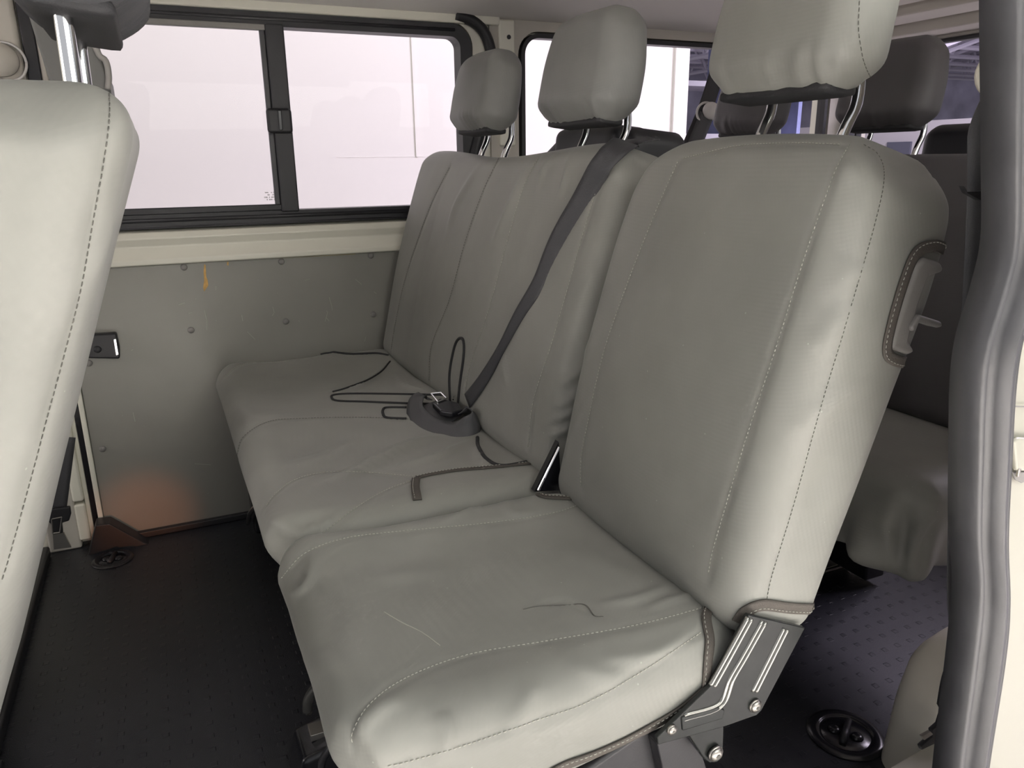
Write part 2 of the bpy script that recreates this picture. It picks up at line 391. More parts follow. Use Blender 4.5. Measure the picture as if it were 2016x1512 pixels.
cw = MB().box((20, 9, -.55), (24, 22, 1.9)).obj('cabin_wall', 'cabin', cb)
for y in (9.6, 11.2, 12.9, 14.6, 16.3, 18.2): MB().box((19.93, y, .35), (20.0, y+.8, 1.35)).obj('cabin_window', 'cabwin', cb)
rk = thing('storage_rack', 'blue grey storage racking beyond the white partition wall', 'rack', (9, 14, -.55))
for x in np.arange(4.0, 13, 1.5): MB().box((x, 12, -.55), (x+.09, 12.9, 4.5)).obj('rack_post', 'rack', rk)
for z in (.4, 1.3, 2.2, 3.1, 4.0): MB().box((4, 12, z), (13, 12.9, z+.09)).obj('rack_shelf', 'beam', rk)

# ------------------------------------------------------------------ van shell
YW = 2.13
struct(MB().box((-1.9, .47, -.05), (2.32, YW+.03, 0)).obj('floor', 'floor'))
struct(MB().box((-1.9, .36, -.09), (.78, .47, -.012)).obj('trim_1', 'body', bevel=.01))
# far side wall: window surround as frames with real openings
def wall_strip(name, poly, y0, y1, m, bevel=.006):
    b = MB(); b.plate([(x, y0, z) for x, z in poly], (0, y1-y0, 0)); return struct(b.obj(name, m, bevel=bevel))
def rrect(x0, x1, z0, z1, r, n=8):
    out = []
    for cx, cz, a in ((x1-r, z1-r, 0), (x0+r, z1-r, 90), (x0+r, z0+r, 180), (x1-r, z0+r, 270)):
        for i in range(n+1): t = math.radians(a+90*i/n); out.append((cx+r*math.cos(t), cz+r*math.sin(t)))
    return out
def holed(name, outer, holes, y0, y1, m, kind=True, parent=None):
    """flat sheet with window holes: bridge by triangulated fill"""
    import bmesh
    bm = bmesh.new(); edges = []
    for loop in [outer]+holes:
        vs = [bm.verts.new((x, y0, z)) for x, z in loop]
        edges += [bm.edges.new((vs[i], vs[(i+1) % len(vs)])) for i in range(len(vs))]
    r = bmesh.ops.triangle_fill(bm, use_beauty=True, edges=edges); fs = [g for g in r['geom'] if isinstance(g, bmesh.types.BMFace)]
    e = bmesh.ops.extrude_face_region(bm, geom=fs); bmesh.ops.translate(bm, verts=[g for g in e['geom'] if isinstance(g, bmesh.types.BMVert)], vec=(0, y1-y0, 0))
    bmesh.ops.recalc_face_normals(bm, faces=bm.faces)
    me = bpy.data.meshes.new(name); bm.to_mesh(me); bm.free(); me.materials.append(M[m]); o = bpy.data.objects.new(name, me); S.collection.objects.link(o)
    if kind: o['kind'] = 'structure'
    if parent: o.parent = parent; o.location = -parent_world(parent)
    return o
h1 = rrect(-.17, .835, .805, 1.30, .05); h2 = rrect(.995, 2.17, .80, 1.303, .06)
holed('wall_back', [(-1.9, -.05), (2.3, -.05), (2.3, 1.42), (-1.9, 1.42)], [h1, h2], YW+.03, YW+.07, 'body_lit')
# cream window sill moulding below window 1: stepped
prof = [(.02, .805), (-.005, .80), (-.012, .785), (-.004, .765), (-.012, .745), (-.02, .735), (-.02, .722), (-.006, .718), (.03, .718)]
b = MB(); xs = (-.23, .90); n = len(prof)
b.add([(x, YW+a, z) for x in xs for a, z in prof], [(i, i+1, n+i+1, n+i) for i in range(n-1)]+[tuple(range(n))[::-1], tuple(range(n, 2*n))])
struct(b.obj('trim_2', 'body_lit', bevel=.003))
# quarter area aft of C pillar, cream, flush
struct(MB().box((.98, YW+.004, .30), (2.3, YW+.03, .80)).obj('trim_3', 'trim'))
holed('trim_4', [(.90, .70), (.985, .70), (.985, .72), (2.3, .72), (2.3, 1.345), (.90, 1.345)], [rrect(.987, 2.18, .795, 1.31, .065)], YW-.004, YW+.032, 'trim')
holed('trim_5', [(-.235, 1.34), (-.235, .72), (.93, .72), (.93, 1.34)], [rrect(-.19, .852, .79, 1.322, .06)], YW+.004, YW+.034, 'body_lit')
# sliding window in the far side
def window_frame(name, x0, x1, z0, z1, r, wd, y0, y1, m):
    return holed(name, rrect(x0-wd, x1+wd, z0-wd, z1+wd, r+wd), [rrect(x0, x1, z0, z1, r)], y0, y1, m)
w1 = window_frame('window_1', -.165, .814, .842, 1.285, .028, .034, YW-.002, YW+.05, 'black')
for z, q, y in ((.828, .006, -.012), (.812, .005, -.010), (1.302, .006, -.010), (1.313, .004, -.008)):
    MB().tube([(-.16, YW+y+.012, z), (.80, YW+y+.012, z)], q, 8).obj('frame_rail', 'black', w1, smooth=True)
MB().box((.300, YW-.012, .838), (.345, YW+.02, 1.29)).obj('sash_bar', 'black', w1, bevel=.004)
MB().box((-.15, YW-.006, .842), (.33, YW+.012, .858)).obj('sash_rail', 'black', w1, bevel=.003)
MB().box((-.15, YW-.006, 1.275), (.33, YW+.012, 1.289)).obj('sash_rail', 'greyplastic', w1, bevel=.003)
MB().box((.287, YW-.003, .85), (.300, YW+.012, 1.28)).obj('sash_seal', 'rubber', w1, bevel=.003)
MB().box((-.17, YW+.014, .83), (.34, YW+.018, 1.295)).obj('pane', 'glass', w1)
MB().box((.33, YW+.028, .83), (.825, YW+.032, 1.295)).obj('pane', 'glass', w1)
lt = MB().box((.282, YW-.030, 1.033), (.344, YW-.012, 1.093)).obj('latch', 'black', w1, bevel=.008)
MB().box((.309, YW-.036, 1.040), (.318, YW-.029, 1.088)).obj('latch_grip', 'gloss', lt, bevel=.002)
g = MB()     # etched glass marks in the corner of the pane
for i in range(9):
    for j in range(4):
        if rng.rand() < .6: g.box((.262+i*.003, YW+.0125, .868+j*.006), (.264+i*.003, YW+.0135, .871+j*.006))
g.obj('glass_mark', mat('etched_mark', (.5, .48, .47), .6), w1)
w2 = window_frame('window_2', 1.008, 2.155, .81, 1.293, .045, .012, YW-.006, YW+.03, 'black')
MB().box((.998, YW+.01, .80), (2.17, YW+.014, 1.303)).obj('pane', 'glass', w2)
# window on the rear door, frame in the plane X
def xframe(name, X, y0, y1, z0, z1, wd, dx, m, parent=None):
    b = MB().box((X, y0-wd, z0-wd), (X+dx, y1+wd, z0)).box((X, y0-wd, z1), (X+dx, y1+wd, z1+wd)).box((X, y0-wd, z0), (X+dx, y0, z1)).box((X, y1, z0), (X+dx, y1+wd, z1))
    return b.obj(name, m, parent, bevel=.004)
XR = 2.3
wr = MB().box((XR, .45, -.05), (XR+.05, 2.2, .80)).box((XR, .45, 1.31), (XR+.05, 2.2, 1.45)).box((XR, 2.115, .80), (XR+.05, 2.16, 1.31)).box((XR, .45, .8), (XR+.05, .55, 1.31))
struct(wr.obj('wall_right', 'trim'))
w3 = struct(xframe('window_3', XR-.012, .565, 2.10, .815, 1.295, .012, .03, 'black'))
MB().box((XR+.005, .55, .80), (XR+.009, 2.115, 1.31)).obj('pane', 'glass', w3)
# black rubber strip at the rear corner and a small buffer bracket
struct(MB().box((XR-.05, YW-.03, .3), (XR-.012, YW+.004, 1.30)).obj('trim_6', 'rubber', bevel=.008))
hk = thing('door_stay', 'small dark door hinge stay on the rear corner post', 'hinge', (XR-.03, 2.09, 1.09))
MB().dome((XR-.013, 2.09, 1.10), (-1, 0, 0), .022, .012).tube(spline([(XR-.02, 2.09, 1.10), (XR-.035, 2.07, 1.09), (XR-.03, 2.045, 1.095)], 10), .006, 8).obj('stay_arm', 'black', hk, smooth=True)
MB().box((XR-.02, 2.030, 1.01), (XR-.012, 2.042, 1.14)).obj('stay_plate', 'black', hk)
# headliner: arched across the van
b = MB(); nx, ny = 24, 30; vs = []; fs = []
for i in range(nx+1):
    for j in range(ny+1):
        x = -1.9+(XR+1.9)*i/nx; t = j/ny; y = .50+(YW+.03-.50)*t; u = abs(2*t-1)
        z = 1.325+.095*(1-u**3.2); vs.append((x, y, z))
for i in range(nx):
    for j in range(ny): a = i*(ny+1)+j; fs.append((a, a+1, a+ny+2, a+ny+1))
o = link('ceiling', vs, fs, 'head'); struct(o); sd = o.modifiers.new('solid', 'SOLIDIFY'); sd.thickness = .04; sd.offset = -1
if o.data.polygons[0].normal.z < 0: sd.offset = -1
# rear header: stepped cross mouldings
b = MB()
for x0, x1, z0, z1 in ((1.86, 1.98, 1.365, 1.43), (1.98, 2.02, 1.385, 1.43), (2.02, 2.15, 1.345, 1.43), (2.15, 2.18, 1.365, 1.43), (2.18, 2.31, 1.318, 1.43)): b.box((x0, .5, z0), (x1, YW+.02, z1))
struct(b.obj('trim_7', 'trim', bevel=.006))
# white roof rail above far windows and black strip
struct(MB().box((-1.9, YW-.012, 1.318), (.93, YW+.03, 1.345)).obj('trim_8', 'body_lit', bevel=.005))
b = MB().tube(spline([(.80, YW-.004, 1.338), (.85, YW-.004, 1.326), (.885, YW-.004, 1.298), (.903, YW-.004, 1.25), (.905, YW-.004, 1.18), (.88, YW-.004, 1.08), (.845, YW-.004, .97), (.835, YW-.004, .85)], 40), .0155, 12)
struct(b.obj('trim_9', 'black', smooth=True))
struct(MB().box((.925, YW-.012, 1.0), (.975, YW+.03, 1.335)).obj('trim_10', 'body_lit', bevel=.006))
MB().cyl((.955, YW-.0135, 1.29), (.955, YW-.012, 1.29), .006).obj('trim_hole', 'black', bpy.data.objects['trim_10'])

# grey riveted panel under the far window
pn = thing('side_panel', 'scratched grey painted panel riveted to the far side below the window', 'wall panel', (.35, YW, 0))
MB().box((-.225, YW-.006, .005), (.99, YW+.012, .722)).obj('panel_board', 'panel', pn, bevel=.002)
for px, py in ((362, 526), (554, 515), (730, 503), (376, 650), (563, 633), (735, 619), (175, 715), (202, 884)):
    p = P(px, py, Y=YW-.006); MB().dome(p, (0, -1, 0), .0085, .0045).obj('rivet', 'greyplastic', pn, smooth=True)
def chip(pix, m, name):
    pts = [P(x, y, Y=YW-.0065) for x, y in pix]; MB().plate(pts, (0, -.0006, 0)).obj(name, m, pn)
chip([(402, 520), (405, 522), (406, 545), (409, 552), (410, 562), (406, 568), (402, 574), (400, 566), (402, 552), (401, 535)], 'orange', 'paint_chip')
chip([(447, 516), (450, 515), (450, 523), (447, 522)], 'orange', 'paint_chip')
b = MB().plate([P(x, y, Y=YW-.0065) for x, y in [(236, 526), (700, 500.5), (700, 498.5), (236, 522.5)]], (0, -.0006, 0)); b.obj('paint_edge', mat('faded_yellow_edge', (.45, .36, .16), .8), pn)
for pix in ([(402, 610), (407, 630), (407, 650)], [(537, 604), (540, 615), (536, 622)], [(425, 563), (425, 571)], [(476, 620), (478, 632)], [(487, 653), (502, 668)], [(640, 633), (645, 615), (643, 612)], [(648, 585), (653, 602), (654, 611)], [(648, 632), (642, 625)], [(352, 600), (364, 596)], [(378, 615), (371, 617)], [(383, 913), (415, 915)], [(720, 663), (718, 672)], [(600, 552), (610, 549)], [(700, 550), (712, 560)], [(736, 574), (741, 578)], [(262, 812), (266, 830)], [(590, 633), (588, 631)], [(258, 690), (262, 688)]):
    MB().tube([P(x, y, Y=YW-.0065) for x, y in pix], .0006, 5).obj('scratch', 'scratch', pn)

# sliding door side channel at the left
struct(MB().box((-.262, YW-.004, .0), (-.252, YW+.02, .73)).box((-.238, YW-.010, .0), (-.226, YW+.02, .722)).obj('trim_11', 'body_lit', bevel=.003))
struct(MB().box((-.253, YW+.004, .0), (-.237, YW+.028, .73)).obj('trim_12', 'gloss'))
struct(MB().box((-.36, YW-.010, .0), (-.285, YW+.02, .74)).obj('trim_13', 'trim', bevel=.006))
struct(MB().box((-.288, YW-.014, .13), (-.262, YW+.02, .72)).box((-.288, YW-.012, .02), (-.262, YW+.02, .122)).obj('trim_14', 'body_lit', bevel=.006))
# B pillar upper part behind the front seats
struct(MB().box((-.42, YW-.02, .70), (-.225, YW+.03, 1.34)).obj('trim_15', 'trim', bevel=.012))
struct(MB().box((-.222, YW-.016, .70), (-.195, YW+.02, 1.335)).obj('trim_16', 'gloss', bevel=.004))
struct(MB().box((-.195, YW-.012, .74), (-.183, YW+.02, 1.335)).obj('trim_17', 'trim', bevel=.004))
# black catch on the panel
ct = thing('door_catch', 'black plastic catch mounted on the grey panel near the front seat', 'catch', (-.165, YW, .53))
MB().plate([P(x, y, Y=YW-.008) for x, y in [(178, 655), (230, 652), (236, 680), (237, 702), (172, 701)]], (0, -.028, 0)).obj('catch_body', 'black', ct, bevel=.005)
MB().plate([P(x, y, Y=YW-.0365) for x, y in [(224, 668), (228, 667), (233, 697), (229, 699)]], (0, -.003, 0)).obj('catch_lip', 'chrome', ct)
MB().dome(P(192, 688, Y=YW-.036), (0, -1, 0), .009, .005).obj('catch_screw', 'black', ct, smooth=True)
# black corner cover on floor, and low skirting rail along the panel
fc = MB().plate([P(x, y, Y=YW-.012) for x, y in [(176, 1078), (190, 1019), (218, 1016), (286, 1054), (300, 1056)]], (0, -.05, 0)).obj('floor_corner_cover', 'black', bevel=.006)
tag(fc, 'black wedge shaped plastic cover at the foot of the grey panel', 'cover')
struct(MB().box((-.17, YW-.022, .0), (1.2, YW-.006, .018)).obj('baseboard_back', 'black', bevel=.003))

# near side: pillar at the rear edge of the sliding door opening, with rubber seal
ZL = [P(x, y, Y=.45) for x, y in [(1978, -120), (1974, 0), (1974, 300), (1972, 470), (1950, 570), (1920, 670), (1908, 760), (1904, 900), (1902, 1050), (1908, 1160), (1896, 1290), (1868, 1512), (1850, 1700)]]
ZR = [P(x, y, Y=.45) for x, y in [(2046, -120), (2040, 0), (2036, 300), (2032, 470), (2020, 570), (1990, 660), (1976, 760), (1969, 900), (1963, 1050), (1967, 1180), (1959, 1290), (1926, 1512), (1906, 1700)]]
L_ = spline(ZL, 96); R_ = spline(ZR, 96)
prof = [(0, 0), (.03, -.010), (.12, -.013), (.2, -.009), (.28, -.006), (.36, -.014), (.46, -.024), (.56, -.024), (.64, -.014), (.70, -.008), (.78, -.014), (.86, -.017), (.94, -.013), (1.0, 0), (1.0, .02), (0, .02)]
v = []; f = []; k = len(prof)
for i in range(len(L_)):
    for a, d in prof: q = L_[i]+(R_[i]-L_[i])*a; v.append((q[0], q[1]+d, q[2]))
for i in range(len(L_)-1):
    for j in range(k): f.append((i*k+j, (i+1)*k+j, (i+1)*k+(j+1) % k, i*k+(j+1) % k))
sl = link('door_seal', v, f, 'rubber'); tag(sl, 'thick ribbed black rubber seal running up the edge of the door opening', 'door seal')
# body skin behind seal
bx = [(q[0]-.006, q[2]) for q in R_]
b = MB(); n = len(bx); fr = [(x, .465, z) for x, z in bx]+[(1.35, .465, z) for x, z in bx]
b.add(fr+[(x, y+.03, z) for x, y, z in fr], [(i, i+1, n+i+1, n+i) for i in range(n-1)]+[(2*n+i, 3*n+i, 3*n+i+1, 2*n+i+1) for i in range(n-1)]+[(i, 2*n+i, 2*n+i+1, i+1) for i in range(n-1)])
struct(b.obj('wall_front', 'body', smooth=False))
struct(MB().box((1.30, .455, -.05), (2.33, .50, .80)).box((1.30, .455, 1.29), (2.33, .51, 1.42)).box((1.3, .455, .8), (1.36, .50, 1.29)).box((2.26, .455, .8), (2.33, .5, 1.29)).obj('trim_18', 'trim', bevel=.004))
b = MB().box((1.36, .462, .80), (2.26, .468, 1.29)); w4 = struct(b.obj('window_4', 'glass'))
struct(MB().box((-1.9, .46, 1.30), (.9, .53, 1.39)).obj('trim_19', 'trim', bevel=.01))
# body buttons and latch marks on the pillar
for px, py, r in ((1988, 690, .010), (1972, 832, .0055)):
    MB().dome(P(px, py, Y=.462), (0, -1, 0), r, r*.7).obj('bump_stop', 'rubber', bpy.data.objects['wall_front'], smooth=True)
MB().box(tuple(P(1998, 938, Y=.458)), tuple(P(2012, 922, Y=.455))).obj('striker', 'bolt', bpy.data.objects['wall_front'], bevel=.001)
tag(MB().plate([P(x, y, Y=.44) for x, y in [(1963, 1184), (1967, 1180), (1968, 1187), (1965, 1190)]], (0, -.001, 0)).obj('paint_fleck', 'white'), 'tiny white paint fleck on the edge of the rubber door seal', 'fleck')
# wheel arch trim behind the door opening
s = Soft((.50, .12, .38), (30, 12, 30), .05); s.corners(0, 2, .1, .02, .14, .12); s.v[:, 0] += .12*(s.v[:, 2]+.2); s.place((1.20, .665, .045))
ar = s.obj('wheel_arch_cover', 'arch'); tag(ar, 'cream plastic wheel arch trim on the floor behind the door opening', 'wheel arch trim')
b = MB().plate([P(x, y, Z=.10) for x, y in [(1730, 1522), (1794, 1484), (1868, 1440), (1900, 1420), (2016, 1500), (2100, 1700), (1600, 1600)]], (0, 0, -.15))
struct(b.obj('trim_20', 'body', bevel=.004))

# ------------------------------------------------------------------ seats
LEAN = math.radians(16.2)
def headrest(root, cx, cy, cz, w_=.262, h_=.185, t_=.098, m='cover', seed=1, lean=.12, gather=True, straight=False):
    s = Soft((t_, w_, h_), (14, 34, 26), .034); s.corners(1, 2, .045, .03, .045, .03)
    z = s.v[:, 2]/h_+.5
    s.v[:, 0] *= .86+.20*np.sin(np.clip(1-z, 0, 1)*2.2); s.v[:, 0] += .012*(z-.5)
    s.v[:, 1] *= 1-.12*sm(z, .45, 1.0); s.v[:, 0] -= np.where(s.v[:, 0] < 0, 1, 0)*.010*np.cos(s.v[:, 1]/w_*math.pi)
    s.waves(.0022, 40, seed)
    if gather: # gathered hem
        ph = s.v[:, 1]*230+np.sin(s.v[:, 1]*45+seed)*3+z*9; am = .5+.5*np.sin(s.v[:, 1]*37+seed*2); s.v[:, 0] += np.sign(s.v[:, 0])*.0042*np.sin(ph)*am*sm(1-z, .70, .98); s.v[:, 0] *= 1-.22*sm(1-z, .8, 1.0); s.v[:, 1] *= 1-.07*sm(1-z, .75, 1)
    s.place((cx, cy, cz), lean); hr = s.obj('headrest', m, root)
    # dark underside lining
    l = Soft((t_*.60, w_*.76, .014), (6, 12, 4), .006); l.place((cx-.014, cy+.004, cz-h_/2+.003), lean); l.obj('headrest_lining', 'dark_binding', hr)
    for sgn in (-1, 1):
        y = cy+sgn*.069; zb = cz-h_/2
        pts = spline([(cx-.011, y, zb-.115), (cx+.013, y, zb-.045), (cx+.029, y, zb-.010), (cx+.029, y, zb+.03)], 24)
        if straight: pts = spline([(cx-.022, y, zb-.13), (cx-.02, y, zb+.04)], 8)
        MB().tube(pts, .0066, 16).obj('headrest_post', 'chrome', hr, smooth=True)
    return hr, s
def binding(root, soft, pix, wd, name='binding_tape', m='binding', n=60, thread=True, lift=.002, thm='thread'):
    p, q = soft.trace(pix, n, lift); v, f = ribbon(p, q, wd, .0022); o = link(name, v, f, m, root)
    if thread:
        T = np.gradient(p, axis=0); T /= np.linalg.norm(T, axis=1, keepdims=True); sd = np.cross(T, q)
        dashes(p+sd*wd*.28, q, .0005, .0035, .0022, .0014).obj('tape_stitching', thm, o, smooth=True)
    return o

# ---------- second row, single seat nearest the door
G2 = 'bench seats of the middle and rear row'
ns = thing('single_seat', 'grey canvas covered single seat nearest the open door, steel recliner plate on its side', 'seat', (.33, .79, 0))
# backrest
s = Soft((.157, .445, .578), (16, 84, 112), .042); s.corners(1, 2, .10, .02, .07, .02)
z = s.v[:, 2]/.578+.5; y = s.v[:, 1]/.2225
s.v[:, 1] *= 1-.05*sm(z, .7, 1)+.015*np.sin(z*math.pi)
fr = s.v[:, 0] < -.02
s.v[:, 0] -= np.where(fr, .016*(1-y**2)*np.sin(np.clip(z, 0, 1)*math.pi)**.5, 0)
s.v[:, 0] += .016*(z-.35)**2
s.v[:, 0] *= 1-.13*(1-sm(z, .0, .5)); s.v[:, 0] *= 1-.10*sm(z, .85, 1)
s.v[:, 0] += np.where(s.v[:, 0] > 0, .012*sm(z, .2, .9), 0); s.v[:, 2] -= sm(z, .7, 1)*.012*y**2; s.place((.660, .797, .701), LEAN); s.tree()
SM = [[(1335, 318), (1290, 420), (1235, 560), (1190, 690), (1160, 820), (1145, 900), (1144, 962)],
      [(1672, 285), (1640, 350), (1580, 520), (1530, 680), (1480, 830), (1440, 960), (1405, 1080), (1394, 1135)],
      [(1700, 285), (1728, 305), (1740, 350), (1722, 440), (1670, 620), (1610, 820), (1560, 1000), (1520, 1130), (1508, 1186)],
      [(1345, 312), (1450, 288), (1560, 282), (1660, 285)]]
sp = [seam(s, a) for a in SM]
for pix, a, wd in (([(1180, 640), (1150, 700)], .002, .01), ([(1600, 700), (1650, 640), (1700, 600)], .003, .014), ([(1560, 860), (1640, 790), (1720, 740)], .003, .014), ([(1580, 1000), (1640, 900)], -.002, .02),
                   ([(1120, 860), (1150, 800)], .002, .008), ([(1640, 560), (1720, 520)], .002, .012), ([(1640, 350), (1690, 330)], .002, .015), ([(1750, 330), (1850, 350)], -.002, .015)):
    s.crease(s.trace(pix, 20)[0], a*1.8, wd)
s.waves(.0018, 26, 3); s.tree()
br = s.obj('backrest', 'cover', ns); BR = s
for i, a in enumerate(sp):
    stitch(s, a, 'seam_stitching', 'thread' if i in (0, 1, 3) else 'seamdark', br, r=.0006 if i != 2 else .00045, on=.003, gap=.002)
# bottom tape and pale liner
lb = binding(br, s, [(1452, 1222), (1468, 1203), (1500, 1190), (1560, 1196), (1628, 1198)], .013, n=40)
ln = Soft((.10, .36, .07), (12, 20, 10), .03); ln.place((.594, .775, .438), LEAN); ln.obj('backrest_liner', 'liner', br)
# headrest
hr, hs = headrest(ns, .718, .758, 1.122, .238, .185, .082, seed=5)
hs.tree()
stitch(hs, ([(1692, 2), (1690, 60), (1700, 120), (1720, 165)], 30), 'seam_stitching', 'seamdark', hr, r=.0005)
# grab handle and latch on the rear of the side
hp = [(1862, 492), (1835, 484), (1800, 500), (1775, 560), (1752, 640), (1744, 690), (1760, 708), (1800, 716)]
hb = binding(br, s, hp, .013, n=60)
gp = [P(x, y, Y=.568) for x, y in [(1858, 518), (1822, 506), (1806, 525), (1786, 585), (1762, 655), (1756, 688), (1790, 700), (1806, 694), (1792, 672), (1797, 650), (1812, 600), (1832, 545), (1862, 536)]]
MB().plate(gp, (0, .05, 0)).obj('handle_surround', 'greyplastic', br, bevel=.007)
MB().plate([P(x, y, Y=.563) for x, y in [(1812, 620), (1856, 634), (1857, 644), (1848, 646), (1812, 634), (1800, 655), (1796, 645)]], (0, .018, 0)).obj('release_lever', 'greyplastic', br, bevel=.003)
# cushion
c = Soft((.485, .43, .155), (92, 84, 22), .055); c.corners(0, 1, .03, .03, .06, .05)
x = c.v[:, 0]/.2425; y = c.v[:, 1]/.215; top = sm(c.v[:, 2], -.02, .06)
c.v[:, 2] -= top*.012*(1-x**2)*(1-y**2); c.v[:, 2] += top*.010*sm(-x, .3, .85)-.012*sm(-x, .93, 1.05)
c.v[:, 1] *= 1+.025*np.sin((x+1)*1.3); c.v[:, 2] += top*.012*np.exp(-((y-.80)/.25)**2)*(1-sm(x, .6, 1))
low = 1-sm(c.v[:, 2], -.07, .03)
c.v[:, 2] += low*(.025*(x+.1)-.010*sm(-x, .2, .9)); c.v[:, 1] *= 1-.05*low; c.v[:, 0] += (1-sm(c.v[:, 2], -.09, .055))*.115*sm(-x, .0, 1)*(.45+.55*sm(y, -1, -.2))
c.place((.325, .795, .382)); c.tree()
CS = [[(1160, 985), (1090, 1010), (960, 1030), (800, 1045), (680, 1060), (600, 1090), (553, 1140)],
      [(1388, 1196), (1250, 1232), (1080, 1262), (920, 1290), (800, 1335), (730, 1385), (696, 1440), (695, 1470)],
      [(1380, 1245), (1250, 1330), (1150, 1385), (1050, 1420), (930, 1462), (800, 1500), (760, 1508)]]
sp = [seam(c, a) for a in CS]
for pix, a, wd in (([(1330, 1150), (1250, 1180), (1180, 1190)], .003, .008), ([(1395, 1170), (1330, 1180), (1270, 1200)], .003, .007), ([(1180, 1300), (1280, 1290), (1370, 1250)], .004, .010), ([(1240, 1340), (1180, 1330), (1120, 1300)], .003, .012),
                   ([(560, 1170), (600, 1150), (620, 1090)], .004, .01), ([(690, 1470), (740, 1400), (800, 1370)], .003, .008), ([(860, 1512), (880, 1450), (860, 1400)], .004, .010), ([(760, 1512), (720, 1440), (720, 1400)], .003, .008), ([(980, 1480), (1040, 1380), (1060, 1340)], .003, .012),
                   ([(950, 975), (930, 1000), (860, 1030)], .003, .006), ([(990, 980), (1010, 1010), (1060, 1010)], .0025, .008), ([(1060, 1190), (1120, 1185), (1180, 1215)], -.003, .006), ([(600, 1290), (650, 1330), (690, 1400)], .003, .012), ([(560, 1120), (640, 1180), (660, 1260)], -.003, .02),
                   ([(680, 1150), (800, 1130), (960, 1120)], .002, .02), ([(1100, 1080), (1200, 1120), (1290, 1150)], .002, .02)):
    c.crease(c.trace(pix, 24)[0], a*1.5, wd)
c.waves(.002, 26, 8); c.tree()
cu = c.obj('seat_cushion', 'cover', ns); CU = c
for i, a in enumerate(sp): stitch(c, a, 'seam_stitching', 'thread', cu, r=.0006, on=.0035, gap=.0018)
binding(cu, c, [(1402, 1190), (1390, 1215), (1396, 1260), (1392, 1300), (1388, 1352)], .011, n=40)
binding(cu, c, [(1386, 1356), (1330, 1400), (1250, 1445), (1180, 1478), (1110, 1505), (1060, 1530)], .013, n=50)
p, q = c.trace([(756, 1205), (790, 1225), (830, 1245), (866, 1271)], 20, .0002); MB().tube(p, .0006, 6).obj('pale_scratch', 'thread', cu)
p, q = c.trace([(1030, 1200), (1060, 1194), (1110, 1192), (1150, 1190), (1170, 1212), (1188, 1214)], 30, -.0003); MB().tube(p, .0010, 6).obj('dark_crease', 'seamdark', cu)
binding(cu, c, [(1140, 985), (1110, 982), (1075, 980), (1060, 975)], .010, n=16)
# recliner plate
YB = .566
pl = MB().plate([P(x, y, Y=YB) for x, y in [(1474, 1210), (1586, 1236), (1500, 1399), (1490, 1409), (1428, 1431), (1296, 1467), (1294, 1452), (1398, 1352)]], (0, .006, 0)).obj('recliner_plate', 'steel', ns, bevel=.0015)
rb = MB()
for pix in ([(1504, 1222), (1466, 1290), (1440, 1335), (1416, 1388), (1346, 1412)], [(1546, 1238), (1520, 1290), (1484, 1362)], [(1476, 1216), (1430, 1300), (1402, 1350)]):
    p = spline([P(x, y, Y=YB+.0005) for x, y in pix], 30); T_ = np.gradient(p, axis=0); T_ /= np.linalg.norm(T_, axis=1, keepdims=True); nn = np.cross(T_, (0, -1, 0)); rb.tube(p+nn*.0032, .0026, 10); rb.tube(p-nn*.0032, .0026, 10)
rb.obj('pressed_rib', 'rib', pl, smooth=True)
MB().plate([P(x, y, Y=YB-.002) for x, y in [(1342, 1413), (1414, 1392), (1428, 1398), (1424, 1416), (1344, 1440)]], (0, .004, 0)).obj('pressed_boss', 'steel', pl, bevel=.003)
def bolt(px, py, r, parent, Y=YB):
    p = P(px, py, Y=Y); b = MB().cyl(p, p+np.array((0, -.003, 0)), r*1.15).dome(p+np.array((0, -.003, 0)), (0, -1, 0), r, r*.5); o = b.obj('bolt', 'bolt', parent, smooth=True)
    MB().cyl(p+np.array((0, -.004, 0)), p+np.array((0, -.0034-r*.5, 0)), r*.35, 6).obj('bolt_socket', 'seamdark', o); return o
bolt(1485, 1388, .0072, pl); bolt(1321, 1435, .0052, pl)
lg = MB().plate([P(x, y, Y=YB+.012) for x, y in [(1350, 1440), (1426, 1425), (1424, 1490), (1412, 1502), (1396, 1503), (1384, 1492)]], (0, .008, 0)).obj('base_lug', 'steel', ns, bevel=.002)
bolt(1407, 1482, .0085, lg, YB+.010)
# pedestal
MB().plate([(.23, .62, .25), (.47, .62, .33), (.50, .62, .28), (.44, .62, .02), (.28, .62, .02)], (0, .33, 0)).obj('pedestal', 'black', ns, bevel=.006)
MB().plate([P(x, y, Y=.60) for x, y in [(1294, 1466), (1350, 1444), (1384, 1490), (1400, 1540), (1310, 1540)]], (0, .02, 0)).obj('pedestal_cheek', 'greyplastic' if False else 'black', ns, bevel=.002)
MB().box((.20, .63, .0), (.50, .67, .03)).obj('floor_rail', 'black', ns, bevel=.004); MB().box((.20, .91, .0), (.50, .95, .03)).obj('floor_rail', 'black', ns, bevel=.004)
MB().tube(spline([P(694, 1430, Z=.24), P(668, 1455, Z=.21), P(650, 1472, Z=.19), P(634, 1500, Z=.15), P(634, 1530, Z=.12)], 24), .0055, 12).obj('adjuster_bar', 'chrome', ns, smooth=True)
MB().tube(spline([P(655, 1352, Z=.22), P(628, 1350, Z=.20), P(608, 1375, Z=.17), P(606, 1400, Z=.14)], 16), .008, 10).obj('release_link', 'rib', ns, smooth=True)
p_ = P(600, 1462, Z=.0)+np.array((0, -.075, 0))
MB().plate([p_+np.array(q) for q in [(-.035, -.05, .0), (.075, -.05, .0), (.075, -.05, .05), (.05, -.05, .085), (-.02, -.05, .07)]], (0, .085, 0)).obj('latch_block', 'gloss', ns, bevel=.01)
